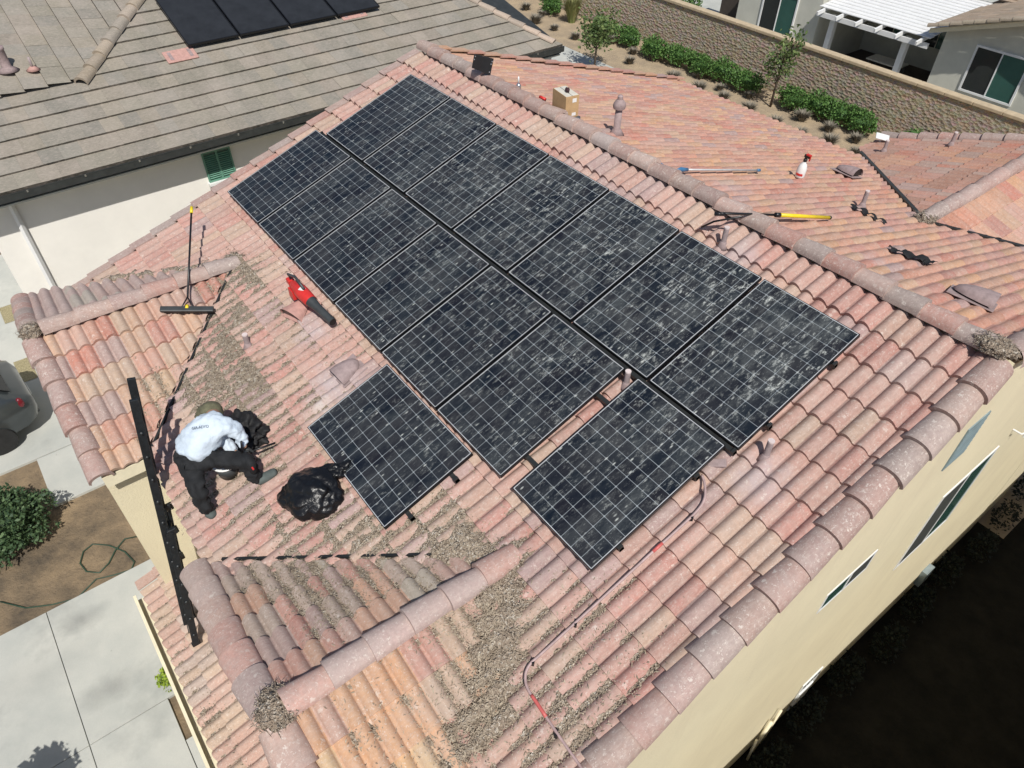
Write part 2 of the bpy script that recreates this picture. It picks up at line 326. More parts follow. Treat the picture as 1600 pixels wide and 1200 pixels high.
# ------------------------------------------------------------ mesh helpers
def world_origin(o):
    p = V((0, 0, 0))
    while o is not None: p = p + V(o.location); o = o.parent
    return p
def tag(o, label=None, cat=None, group=None, kind=None):
    for k, v in (('label', label), ('category', cat), ('group', group), ('kind', kind)):
        if v: o[k] = v
    return o
def thing(name, loc, label, cat, group=None, kind=None):
    o = bpy.data.objects.new(name, None); COL.objects.link(o); o.location = loc; o.empty_display_size = .1
    return tag(o, label, cat, group, kind)
def frame_at(p, n, x):
    n = V(n).normalized(); x = (V(x) - n * V(x).dot(n)).normalized(); y = n.cross(x)
    m = Matrix((x, y, n)).transposed().to_4x4(); m.translation = p; return m
class MB:
    def __init__(s, T=None): s.bm = bmesh.new(); s.T = T or Matrix.Identity(4)
    def v(s, p): return s.bm.verts.new(s.T @ V(p))
    def face(s, vs):
        try: return s.bm.faces.new(vs)
        except ValueError: return None
    def poly(s, pts): return s.face([s.v(p) for p in pts])
    def box(s, c, sz, rot=None):
        h = [x / 2 for x in sz]; c = V(c)
        R3 = rot if rot is not None else Matrix.Identity(3)
        vv = [s.v(c + R3 @ V((sx * h[0], sy * h[1], sz_ * h[2]))) for sx in (-1, 1) for sy in (-1, 1) for sz_ in (-1, 1)]
        for q in ((0, 1, 3, 2), (4, 6, 7, 5), (0, 4, 5, 1), (2, 3, 7, 6), (0, 2, 6, 4), (1, 5, 7, 3)): s.face([vv[i] for i in q])
        return s
    def bar(s, a, b, wd, ht, up=(0, 0, 1)):
        a, b = V(a), V(b); x = (b - a); L = x.length; x.normalize(); up = V(up); y = up.cross(x).normalized(); z = x.cross(y)
        return s.box((a + b) / 2, (L, wd, ht), Matrix((x, y, z)).transposed())
    def prism(s, pts, d):
        d = V(d); a = [s.v(p) for p in pts]; b = [s.v(V(p) + d) for p in pts]; n = len(pts)
        s.face(a[::-1]); s.face(b)
        for i in range(n): s.face([a[i], a[(i + 1) % n], b[(i + 1) % n], b[i]])
        return s
    def tube(s, pts, r, seg=8, cap=True):
        pts = [V(p) for p in pts]; rs = r if isinstance(r, (list, tuple)) else [r] * len(pts)
        rings = []; pu = None
        for i, p in enumerate(pts):
            t = (pts[min(i + 1, len(pts) - 1)] - pts[max(i - 1, 0)]).normalized()
            if pu is None: pu = V((0, 0, 1)) if abs(t.z) < .9 else V((1, 0, 0))
            x = t.cross(pu).normalized(); pu = x.cross(t).normalized()
            rings.append([s.v(p + (x * math.cos(2 * math.pi * k / seg) + pu * math.sin(2 * math.pi * k / seg)) * rs[i]) for k in range(seg)])
        for a, b in zip(rings, rings[1:]):
            for k in range(seg): s.face([a[k], a[(k + 1) % seg], b[(k + 1) % seg], b[k]])
        if cap: s.face(rings[0][::-1]); s.face(rings[-1])
        return s
    def lathe(s, prof, seg=20, c=(0, 0, 0)):
        c = V(c); rings = []
        for r, z in prof: rings.append([s.v(c + V((r * math.cos(2 * math.pi * k / seg), r * math.sin(2 * math.pi * k / seg), z))) for k in range(seg)])
        for a, b in zip(rings, rings[1:]):
            for k in range(seg): s.face([a[k], a[(k + 1) % seg], b[(k + 1) % seg], b[k]])
        if prof[0][0] > 1e-4: s.face(rings[0][::-1])
        if prof[-1][0] > 1e-4: s.face(rings[-1])
        return s
    def blob(s, c, r, sub=3, amp=.25, freq=2., seed=0, squash=(1, 1, 1)):
        g = bmesh.new(); bmesh.ops.create_icosphere(g, subdivisions=sub, radius=1)
        mp = {}
        for q in g.verts:
            d = q.co.normalized(); k = 1 + amp * noise.noise(d * freq + V((seed, seed * 2.3, 1))) * 1.6 + amp * .5 * noise.noise(d * freq * 2.7 + V((seed, 5, 1)))
            mp[q] = s.v(V(c) + V((d.x * squash[0], d.y * squash[1], d.z * squash[2])) * r * k)
        for fc in g.faces: s.face([mp[q] for q in fc.verts])
        g.free(); return s
    def build(s, name, mat, parent=None, smooth=False, world=True, bevel=0, recalc=True, autos=None):
        if recalc: bmesh.ops.recalc_face_normals(s.bm, faces=s.bm.faces[:])
        if world and parent is not None:
            o = world_origin(parent)
            for q in s.bm.verts: q.co -= o
        s.bm.normal_update()
        if smooth:
            for fc in s.bm.faces: fc.smooth = True
            if autos:
                for e in s.bm.edges:
                    if len(e.link_faces) == 2 and e.calc_face_angle(0) > autos: e.smooth = False
        me = bpy.data.meshes.new(name); s.bm.to_mesh(me); s.bm.free()
        if mat is not None: me.materials.append(M[mat] if isinstance(mat, str) else mat)
        ob = bpy.data.objects.new(name, me); COL.objects.link(ob)
        if parent is not None: ob.parent = parent
        if bevel:
            bv = ob.modifiers.new('bevel', 'BEVEL'); bv.width = bevel; bv.segments = 2; bv.limit_method = 'ANGLE'
        return ob
def kids(o): return [c for c in bpy.data.objects if c.parent == o]
def dup(o, parent=None):
    c = o.copy(); COL.objects.link(c); c.parent = parent
    for ch in kids(o): dup(ch, c)
    return c

# ------------------------------------------------------------ tiled slopes
ROLL, COURSE, HR, LIFT = .15, .345, .058, .031
def roll_h(a, off=0):
    r = ((a + off) / ROLL) % 1.0; x = abs(r - .5) * 2
    return HR * math.cos(x / .86 * math.pi / 2) ** .75 if x < .86 else 0.0
def tile_h(a, b, off=0, b0=0): return roll_h(a, off) + LIFT * (((b - b0) / COURSE) % 1.0)
PROF = [0, .07, .12, .2, .32, .5, .68, .8, .88, .93]
def jitter(i, j, k): return (math.sin(i * 12.9898 + j * 78.233 + k * 37.7) * 43758.5453) % 1.0
def pal(cols, i, j, k, x, y):
    # colours come in loose neighbouring clumps, as in a mixed-blend roof
    t = jitter(i, j, k); g = noise.noise(V((x * .9, y * .9, k * 3.1))) * .5 + .5
    t = min(.9999, max(0, .62 * t + .38 * g)); t = (t - .15) / .7; t = min(.9999, max(0, t))
    c = cols[int(t * len(cols))]; s = .9 + .2 * jitter(j, i, k + 5)
    return tuple(q * s for q in c)
def tiled(name, sp, a0, a1, b0, b1, cols, mat, parent, clips=(), roll=ROLL, course=COURSE, flat=False, seed=1, tilew=2, thick=.03, rel=1.0, joint=.004, edge=1.0):
    bm = bmesh.new(); lay = bm.loops.layers.float_color.new('tint')
    b = b0; j = 0
    while b < b1 - 1e-4:
        be = min(b + course, b1)
        if flat:
            us = []; i = 0; a = a0 - (roll / 2 if j % 2 else 0)
            while a < a1: us.append((max(a, a0), min(a + roll - joint, a1), i)); a += roll; i += 1
            for (u0, u1, i) in us:
                c = pal(cols, i, j, seed, u0, b); dz = jitter(i, j, seed + 2) * .006
                l1 = thick + dz
                vs = [bm.verts.new(sp.pt(u0, b, .004 + dz)), bm.verts.new(sp.pt(u1, b, .004 + dz)), bm.verts.new(sp.pt(u1, be + .01, l1)), bm.verts.new(sp.pt(u0, be + .01, l1))]
                lo = [bm.verts.new(sp.pt(u1, be + .01, -.005)), bm.verts.new(sp.pt(u0, be + .01, -.005))]
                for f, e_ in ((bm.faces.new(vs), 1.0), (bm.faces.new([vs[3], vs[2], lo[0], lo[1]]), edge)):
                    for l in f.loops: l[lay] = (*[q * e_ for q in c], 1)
        else:
            n0 = int(math.floor(a0 / roll)); n1 = int(math.ceil(a1 / roll)); prev = None
            top = []; bot = []; butt = []
            for n in range(n0, n1):
                dz = (jitter(n // tilew, j, seed + 2) - .5) * .008; db = (jitter(n // tilew, j, seed + 3) - .5) * .010
                dt = (jitter(n // tilew, j, seed + 4) - .5) * .012
                for q in PROF:
                    a = (n + q) * roll; r = roll_h(a) * rel
                    lap = .006 if (n % tilew == 0 and q < .1) else 0
                    top.append((sp.pt(a, b, r * .85 + dz + lap), n)); bot.append((sp.pt(a, be + db + .012, r + LIFT * rel + dz + dt + lap), n))
                    butt.append((sp.pt(a, be + db + .012, r * .80 - .006), n))
            T = [bm.verts.new(p) for p, _ in top]; B = [bm.verts.new(p) for p, _ in bot]; B2 = [bm.verts.new(p) for p, _ in bot]; U = [bm.verts.new(p) for p, _ in butt]
            for k in range(len(T) - 1):
                n = top[k][1]; c = pal(cols, n // tilew, j, seed, n * roll, b)
                f = bm.faces.new([T[k], T[k + 1], B[k + 1], B[k]]); f.smooth = True
                g = bm.faces.new([B2[k], B2[k + 1], U[k + 1], U[k]])
                for ff in (f, g):
                    for l in ff.loops: l[lay] = (*c, 1)
        b += course; j += 1
    bm.normal_update()
    fl = [f for f in bm.faces if f.normal.dot(sp.n) < -.1 or (abs(f.normal.dot(sp.n)) < .3 and f.normal.dot(sp.d) < 0)]
    if fl: bmesh.ops.reverse_faces(bm, faces=fl)
    cl = list(clips) + ([] if flat else [(sp.pt(a0, 0), sp.u), (sp.pt(a1, 0), -sp.u)])
    for co, no in cl:      # keep the side the normal points to
        bmesh.ops.bisect_plane(bm, geom=bm.verts[:] + bm.edges[:] + bm.faces[:], plane_co=V(co), plane_no=V(no), clear_inner=True)
    me = bpy.data.meshes.new(name); o0 = world_origin(parent)
    for q in bm.verts: q.co -= o0
    bm.to_mesh(me); bm.free(); me.materials.append(M[mat])
    ob = bpy.data.objects.new(name, me); COL.objects.link(ob); ob.parent = parent; return ob

def caps(name, p0, p1, up, cols, parent, r=.135, L=.40, mat='cap', seed=3, rise=.9, gap=0.0):
    """overlapping half-barrel tiles from the low end p0 to the high end p1"""
    p0, p1, up = V(p0), V(p1), V(up).normalized(); t = (p1 - p0); Ln = t.length; t.normalize(); x = t.cross(up).normalized(); up = x.cross(t)
    bm = bmesh.new(); lay = bm.loops.layers.float_color.new('tint'); n = max(1, round(Ln / L)); L = Ln / n; N = 14
    for i in range(n):
        c = cols[int(jitter(i, seed, 9) * len(cols))]; c = tuple(q * (.88 + .24 * jitter(i, 3, seed)) for q in c)
        dx = (jitter(i, 7, seed) - .5) * .014; dz = (jitter(i, 8, seed) - .5) * .012; yaw = (jitter(i, 11, seed) - .5) * .02
        rings = []
        for (s_, rr, h, inner) in ((0, r * .90, -.016, 0), (0, r * 1.10, .010, 0), (.5, r * 1.03, 0, 0), (1.10, r * .93, -.016, 0)):
            cpt = p0 + t * (i + s_) * L + x * (dx + yaw * s_) + up * (h + dz)
            rings.append([bm.verts.new(cpt + x * math.cos(math.pi * k / N) * rr + up * (math.sin(math.pi * k / N) * rr * rise - .02 * (1 if k in (0, N) else 0))) for k in range(N + 1)])
        for a, b, sm in ((rings[0], rings[1], 0), (rings[1], rings[2], 1), (rings[2], rings[3], 1)):
            for k in range(N):
                f = bm.faces.new([a[k], a[k + 1], b[k + 1], b[k]]); f.smooth = bool(sm)
                for l in f.loops: l[lay] = (*c, 1)
        # the butt edge stays sharp
        for k in range(N): rings[1][k].link_edges
    bmesh.ops.recalc_face_normals(bm, faces=bm.faces[:]); bm.normal_update()
    for e in bm.edges:
        if len(e.link_faces) == 2 and abs(e.calc_face_angle(0) - 1.5708) < .6: e.smooth = False
    me = bpy.data.meshes.new(name); o0 = world_origin(parent)
    for q in bm.verts: q.co -= o0
    bm.to_mesh(me); bm.free(); me.materials.append(M[mat]); ob = bpy.data.objects.new(name, me); COL.objects.link(ob); ob.parent = parent; return ob

PINK, ROSE, RED, PEACH, TAN, SAND = (.49, .335, .28), (.47, .28, .235), (.46, .20, .155), (.55, .355, .24), (.49, .375, .295), (.53, .40, .27)
GREY, MAUVE, BROWN = (.37, .33, .285), (.41, .305, .28), (.37, .25, .205)
_k = lambda L, q, sat=0: [tuple(max(.02, (v + (v - sum(c) / 3) * sat)) * q for v in c) for c in L]
P_MAIN = [TAN, PINK, PINK, MAUVE, PINK, ROSE, PINK, TAN, PINK, ROSE, (.50, .36, .29), (.45, .34, .30)]
P_REAR = [(.51, .34, .26), (.53, .34, .25), PEACH, (.52, .36, .26), (.52, .32, .25), (.51, .29, .22), (.48, .25, .20), ROSE, (.53, .33, .25), (.50, .33, .27), (.51, .31, .25), MAUVE]
P_G1L = [(.45, .20, .17), ROSE, (.42, .34, .29), ROSE, (.38, .34, .285), MAUVE, (.46, .25, .21), ROSE, (.50, .32, .24), (.42, .29, .25), (.40, .32, .28)]
P_G1R = [PEACH, SAND, PEACH, (.53, .33, .22), PINK, PEACH, ROSE, TAN, (.56, .38, .24)]
P_G2R = [(.52, .385, .28), (.51, .35, .26), TAN, (.52, .36, .27), PINK, (.49, .29, .23), (.46, .23, .185), MAUVE, TAN, PINK, (.50, .32, .25)]
P_G2L = [GREY, MAUVE, GREY, MAUVE, (.40, .28, .25), MAUVE]
P_G3 = [MAUVE, (.41, .25, .20), (.46, .26, .20), ROSE, (.47, .23, .18), (.42, .31, .27), (.45, .27, .22), (.50, .30, .22)]
P_SK = [PINK, TAN, PINK, PINK, TAN, (.47, .38, .33)]
P_CAP = [MAUVE, (.41, .32, .30), (.45, .30, .27), (.40, .34, .32), MAUVE, (.43, .34, .31)]
P_GREYT = [(.33, .315, .265), (.31, .30, .265), (.345, .315, .26), (.29, .285, .26), (.32, .305, .26), (.36, .32, .27)]

P_MAIN, P_REAR, P_G1L, P_G1R, P_G2R, P_G3, P_SK = _k(P_MAIN, .81, .26), _k(P_REAR, .82, .32), _k(P_G1L, .88, .2), _k(P_G1R, .88, .25), _k(P_G2R, .90, .25), _k(P_G3, .88, .3), _k(P_SK, .88, .2)
P_MAIN = [(r, g * .97, b * 1.03) for r, g, b in P_MAIN]; P_REAR = [(r, g * .98, b * 1.03) for r, g, b in P_REAR]
P_CAP = _k(P_CAP, .80, .5); P_GREYT = [tuple(v * .86 for v in q) for q in [(.285, .26, .215), (.275, .255, .215), (.30, .268, .215), (.265, .25, .215), (.28, .258, .21), (.30, .265, .22)]]

# ------------------------------------------------------------ THE HOUSE WITH THE PANELS
house = thing('house', (4, -2.5, GZ), 'cream stucco two-storey house with pink clay tile roof that carries the solar panels', 'house')
XR = 8.5
YE = -5.40; BE = MAIN.ab(V((0, YE, MAIN.O.z - TS * (MAIN.O.y - YE))))[1]
tiled('roof', MAIN, -.56, 8.42, .06, BE, P_MAIN, 'tile', house, seed=1, clips=[])
BR = 6.28 / cR
tiled('roof', REAR, -.56, 8.45, .06, BR, P_REAR, 'tile_clean', house, seed=2, tilew=1, rel=.55)
def vplane(x, y, sx, off=.0): # 45 degree valley through (x,y): keep the side away from the roof behind
    return (V((x, y, 0)), V((sx, -1, 0)))
yv1 = (G1Z + .18) / TS; yv2 = (G2Z + .18) / TS
yv3 = (.226 - G3Z) / tR
g1y, g2y, g3y = -5.50, -5.90, 8.35
tiled('roof', G1L, g1y, yv1 + .3, .05, 2.08 / cS, P_G1L, 'tile', house, seed=3, clips=[(V((G1X, yv1 - .05, 0)), V((1, -1, 0)).normalized())])
tiled('roof', G1R, g1y, yv1 + .3, .05, 1.95 / cS, P_G1R, 'tile', house, seed=4, clips=[(V((G1X, yv1 + .05, 0)), V((-1, -1, 0)).normalized())])
tiled('roof', G2L, g2y, yv2 + .3, .05, 2.02 / cS, P_G2L, 'tile', house, seed=5, clips=[(V((G2X, yv2 - .03, 0)), V((1, -1, 0)).normalized())])
tiled('roof', G2R, g2y, yv2 + .3, .05, 1.92 / cS, P_G2R, 'tile', house, seed=6, clips=[(V((G2X, yv2 - .05, 0)), V((-1, -1, 0)).normalized())])
kz = TS / tR   # valley direction of the rear gable
tiled('roof', G3L, yv3 - .4, g3y, .05, 2.78 / cS, P_G3, 'tile_clean', house, seed=7, rel=.5, clips=[(V((G3X, yv3 + .05, 0)), V((kz, 1, 0)).normalized())])
tiled('roof', G3R, yv3 - .4, g3y, .05, 2.35 / cS, P_REAR, 'tile_clean', house, seed=8, rel=.5, clips=[(V((G3X, yv3 + .05, 0)), V((-kz, 1, 0)).normalized())])
tiled('roof', SKIRT, 2.62, 8.6, .0, .96, P_SK, 'tile', house, seed=9)
# roof decks under the tiles, and the body of the house
mb = MB()
def deck(mb, sp, a0, a1, b0, b1, off=-.03, th=.05):
    mb.prism([sp.pt(a0, b0, off), sp.pt(a1, b0, off), sp.pt(a1, b1, off), sp.pt(a0, b1, off)], sp.n * -th)
deck(mb, MAIN, -.52, 8.48, 0.03, BE - .04); deck(mb, REAR, -.52, 8.48, 0.03, BR - .04)
deck(mb, SKIRT, 2.66, 8.6, 0, .92)
mb.build('roof_deck', 'trim', house)
for g, ya, yb in ((G1X, g1y + .05, yv1 - .1), (G2X, g2y + .05, yv2 - .1)):
    z = G1Z if g == G1X else G2Z; wl = 2.03 if g == G1X else 1.98; wr = 1.6 if g == G1X else 1.88
    for sgn, ww in ((-1, wl), (1, wr)):
        b = 0.02; mb = MB()
        mb.prism([V((g + sgn * b, ya, z - .03 - TS * b)), V((g + sgn * ww, ya, z - .03 - TS * ww)), V((g + sgn * ww, ya + (2.0 if ww < yb - ya else .3), z - .03 - TS * ww)) if False else V((g + sgn * ww, min(yb - ww, yb), z - .03 - TS * ww)), V((g + sgn * b, yb, z - .03 - TS * b))], V((0, 0, -.05))); mb.build('roof_deck', 'trim', house)
# walls: closed solids
mb = MB()
zr = lambda y: (.352 * y - .18 if y < .623 else .226 - .3 * y)
gw = -.10
prof = [(-5.27, zr(-5.27) + gw), (.623, .039 + gw), (6.75, zr(6.75) + gw), (6.75, GZ), (-5.27, GZ)]
mb.prism([V((-.45, y, z)) for y, z in prof], V((XR + .45, 0, 0)))
mb.build('wall', 'stucco', house)
mb = MB()   # front left wing under its gable
wz = G2Z - .1
mb.prism([V((-.82, -5.93, wz - TS * (G2X + .82))), V((G2X, -5.93, wz)), V((2.80, -5.93, wz - TS * 1.75)), V((2.80, -5.93, GZ)), V((-.82, -5.93, GZ))], V((0, .64, 0)))
mb.build('wall', 'stucco', house)
mb = MB()   # front right wing, and the storey below the pent roof
mb.prism([V((4.95, -5.42, G1Z - .1 - TS * (G1X - 4.95))), V((G1X, -5.42, G1Z - .1)), V((8.5, -5.42, G1Z - .1 - TS * 1.7)), V((8.5, -5.42, GZ)), V((4.95, -5.42, GZ))], V((0, .13, 0)))
mb.build('wall', 'stucco', house)
mb = MB(); mb.box((7.3, 7.6, (GZ - 2.2) / 2 - .3), (2.38, 1.36, -GZ - 2.2 + .6 - .5)); mb.build('wall', 'stucco', house)
mb = MB(); mb.box((4.9, 7.55, (GZ - 2.25) / 2), (2.6, 1.4, -GZ - 2.25)); mb.build('wall', 'stucco', house)
# left rake: flat edge tiles
def rake_flat(sp, a, b0, b1, side, name='rake_tile', mat='tile', cols=P_CAP, wd=.15, course=COURSE):
    bm = MB(); lay = bm.bm.loops.layers.float_color.new('tint'); b = b0; j = 0
    while b < b1:
        c = cols[int(jitter(j, 4, a * 10) * len(cols))]; e = min(b + course, b1); nf = len(bm.bm.faces)
        m_ = Matrix((sp.u, -sp.d, sp.n)).transposed()
        x0 = sp.d.copy(); tl = math.atan2(.032, course)
        z_ = (sp.n + sp.d * tl * -1).normalized(); y_ = (-sp.d + sp.n * -tl).normalized()
        bm.bm.faces.ensure_lookup_table()
        for (u0, u1, h0, h1) in ((a - wd * (side > 0), a + wd * (side < 0), .05, .072), ((a - .0) if side < 0 else a, 0, 0, 0)):
            if h1 == 0: continue
            lift = .03
            P = lambda u, bb, h: sp.pt(u, bb, h)
            q = [P(u0, b, h0), P(u1, b, h0), P(u1, e + .015, h0 + lift), P(u0, e + .015, h0 + lift)]
            bm.prism(q, sp.n * .022)
            uo = a + wd * (-1 if side > 0 else 1) if False else (u0 if side > 0 else u1)
            ue = uo; ui = uo + (.02 if side > 0 else -.02)
            q = [P(ue, b, h0 - .13), P(ui, b, h0 - .13), P(ui, e + .015, h0 - .10), P(ue, e + .015, h0 - .10)]
            bm.prism(q, sp.n * .13)
        bm.bm.faces.ensure_lookup_table()
        for f in bm.bm.faces[nf:]:
            for l in f.loops: l[lay] = (*c, 1)
        b += course; j += 1
    return bm.build(name, mat, house)
rake_flat(MAIN, -.53, .1, BE + .05, 1)
rake_flat(REAR, -.53, .1, BR, 1, cols=P_REAR, mat='tile_clean')
# barrels
nM, nR = MAIN.n, REAR.n
caps('ridge_cap', (8.38, .623, .10), (-.66, .623, .10), (0, 0, 1), P_CAP + [(.50, .37, .32), (.44, .31, .27), (.39, .32, .30)], house, r=.104, L=.34, seed=3)
caps('rake_cap', MAIN.pt(8.455, BE + .1, .0), MAIN.pt(8.455, .10, .0), nM, P_CAP, house, r=.132, L=COURSE + .005, seed=5, rise=1.0)
caps('rake_cap', REAR.pt(8.455, BR, .0), REAR.pt(8.455, .12, .0), nR, P_CAP, house, r=.140, L=COURSE + .01, seed=6, rise=1.0)
caps('ridge_cap', (G1X, g1y + .1, G1Z + .055), (G1X, yv1 - .0, G1Z + .055), (0, 0, 1), [PINK, MAUVE, PINK, ROSE, MAUVE], house, r=.112, L=.34, seed=7, rise=.8)
caps('rake_cap', (G1X - 2.10, g1y - .02, G1Z - TS * 2.10 + .01), (G1X - .1, g1y - .02, G1Z - TS * .1 + .02), (G1L.n + V((0, -.25, .3))), [PINK, ROSE, MAUVE, PINK, (.44, .33, .29)], house, r=.135, L=.33, seed=8, rise=.62)
caps('rake_cap', (G1X + 2.0, g1y - .02, G1Z - TS * 2.0 + .01), (G1X + .1, g1y - .02, G1Z - TS * .1 + .02), G1R.n, [PINK, ROSE, PINK], house, r=.145, L=.34, seed=9, rise=.8)
caps('ridge_cap', (G2X, g2y + .1, G2Z + .055), (G2X, yv2 + .0, G2Z + .055), (0, 0, 1), P_CAP, house, r=.108, L=.40, seed=10)
caps('rake_cap', (G2X - 2.05, g2y - .02, G2Z - TS * 2.05 + .01), (G2X - .1, g2y - .02, G2Z - TS * .1 + .02), G2L.n, P_CAP, house, r=.118, L=.36, seed=11, rise=.8)
caps('rake_cap', (G2X + 1.95, g2y - .02, G2Z - TS * 1.95 + .01), (G2X + .1, g2y - .02, G2Z - TS * .1 + .02), G2R.n, P_CAP, house, r=.12, L=.34, seed=12, rise=.9)
caps('ridge_cap', (G3X, g3y, G3Z + .055), (G3X, yv3, G3Z + .055), (0, 0, 1), P_CAP, house, r=.105, L=.40, seed=13)
caps('rake_cap', G3L.pt(g3y, 2.82 / cS, .0), G3L.pt(g3y, .1, .0), G3L.n, P_CAP, house, r=.11, L=.36, seed=14)
rake_flat(SKIRT, 2.60, 0, .96, 1, cols=P_SK)
# trim: gutter of the pent roof, fascias, black strips for the shaded gap in the valleys
mb = MB()
ge = SKIRT.pt(0, .97, .0)
for x0, x1 in ((2.62, 8.6),):
    mb.box(((x0 + x1) / 2, ge.y - .115, ge.z - .02), (x1 - x0, .014, .12)); mb.box(((x0 + x1) / 2, ge.y - .05, ge.z - .075), (x1 - x0, .13, .014)); mb.box(((x0 + x1) / 2, ge.y - .108, ge.z + .045), (x1 - x0, .035, .012))
mb.build('gutter', 'trim', house)
mb = MB(); mb.box((G2X + 1.91, -5.64, G2Z - TS * 1.91 - .10), (.03, .56, .16)); mb.box((3.86, YE - .0, zr(YE) - .11), (1.85, .03, .15)); mb.build('fascia', 'trim', house)
mb = MB(); mb.box((8.53, 0, 0), (.001, .001, .001))
mb.bm.clear()
mb.prism([MAIN.pt(8.47, .05, -.16), MAIN.pt(8.47, BE, -.16), MAIN.pt(8.47, BE, -.02), MAIN.pt(8.47, .05, -.02)], V((.055, 0, 0)))
mb.prism([REAR.pt(8.47, .05, -.16), REAR.pt(8.47, BR, -.16), REAR.pt(8.47, BR, -.02), REAR.pt(8.47, .05, -.02)], V((.055, 0, 0)))
mb.build('fascia', 'stucco', house)
for (a_, b_) in ((V((G2X + .1, yv2 - .1, G2Z - TS * .1 + .058)), V((G2X + 1.88, yv2 - 1.88, G2Z - TS * 1.88 + .058))), (V((G1X - .12, yv1 - .10, G1Z - TS * .12 + .058)), V((G1X - 2.0, yv1 - 1.98, G1Z - TS * 2.0 + .058))),
                 (V((G3X - .1, yv3 + .1 * kz, G3Z - TS * .1 + .045)), V((G3X - 2.6, yv3 + 2.6 * kz, G3Z - TS * 2.6 + .045))), (V((G3X + .1, yv3 + .1 * kz, G3Z - TS * .1 + .03)), V((G3X + 2.2, yv3 + 2.2 * kz, G3Z - TS * 2.2 + .03)))):
    mb = MB(); mb.bar(a_, b_, .026 if a_.x < 7 and a_.y < 0 else .06, .03); mb.build('valley_gap_shade', 'rail', house)  # added black bars stand for the shaded gap along each valley
# windows in the side wall
def window(x, y0, y1, z0, z1, parent, split=True, axis='x', out=1, frame='white', panes=('glass_dark', 'glass_green'), fw=.045, pro=.05):
    f = MB(); d = pro * out
    def B(ya, yb, za, zb, dd, th, mbx):
        c = ((ya + yb) / 2, (za + zb) / 2)
        if axis == 'x': mbx.box((x + dd, c[0], c[1]), (th, yb - ya, zb - za))
        else: mbx.box((c[0], x + dd, c[1]), (yb - ya, th, zb - za))
    B(y0 - fw, y0, z0 - fw, z1 + fw, d / 2, pro, f); B(y1, y1 + fw, z0 - fw, z1 + fw, d / 2, pro, f)
    B(y0, y1, z0 - fw, z0, d / 2, pro, f); B(y0, y1, z1, z1 + fw, d / 2, pro, f)
    ym = (y0 + y1) / 2
    if split: B(ym - .02, ym + .02, z0, z1, d / 2, pro * .9, f)
    fo = f.build('window', frame, parent)
    pr = [(y0, ym - .02), (ym + .02, y1)] if split else [(y0, y1)]
    for k, (a, b) in enumerate(pr):
        g = MB(); B(a, b, z0, z1, min(.012, pro * .3) * out, min(.012, pro * .5), g); g.build('pane', panes[k % len(panes)], fo)
    return fo
window(XR, 1.80, 3.04, -4.20, -2.72, house, panes=('screen', 'glass_green'), pro=.012)
window(XR, -.66, .16, -2.66, -2.36, house, panes=('glass_green', 'screen'), pro=.008, fw=.03)
mb = MB()
for k in range(9): mb.box((XR + .010, .96, -1.42 + k * .062), (.004, .40, .045), Matrix.Rotation(.25, 3, 'Y'))
mb.box((XR + .006, .96, -1.17), (.012, .42, .60)); mb.build('gable_vent', 'louvre', house)
mb = MB(); mb.box((XR + .05, 4.55, -7.05), (.10, .26, .4)); mb.box((XR + .103, 4.55, -7.0), (.008, .18, .10)); mb.build('utility_box', 'tan_box', house, bevel=.01)
mb = MB(); mb.box((XR + .012, 1.15, -7.0), (.024, .5, .9)); mb.box((XR + .025, 1.1, -7.1), (.03, .35, .5)); mb.build('meter_panel', 'paper_white', house, bevel=.01)
for k in range(5): mb = MB(); mb.box((XR + .028, .95 + k * .09, -6.62), (.006, .045, .06)); mb.build('meter_mark', 'dark_grey', house)
mb = MB(); mb.tube([(XR + .05, .12, -6.6), (XR + .05, .05, -7.6)], .03); mb.tube([(XR + .05, .26, -6.4), (XR + .05, .26, -7.6)], .022); mb.tube([(XR + .05, -.05, -7.0), (XR + .09, -.1, -7.6)], .02); mb.build('riser_pipe', 'trim', house, smooth=True)
mb = MB(); mb.tube([(XR, 3.30, -2.52), (XR + .10, 3.30, -2.52), (XR + .12, 3.42, -2.55), (XR + .12, 3.42, -2.63)], .012); mb.build('wall_hook', 'white', house)

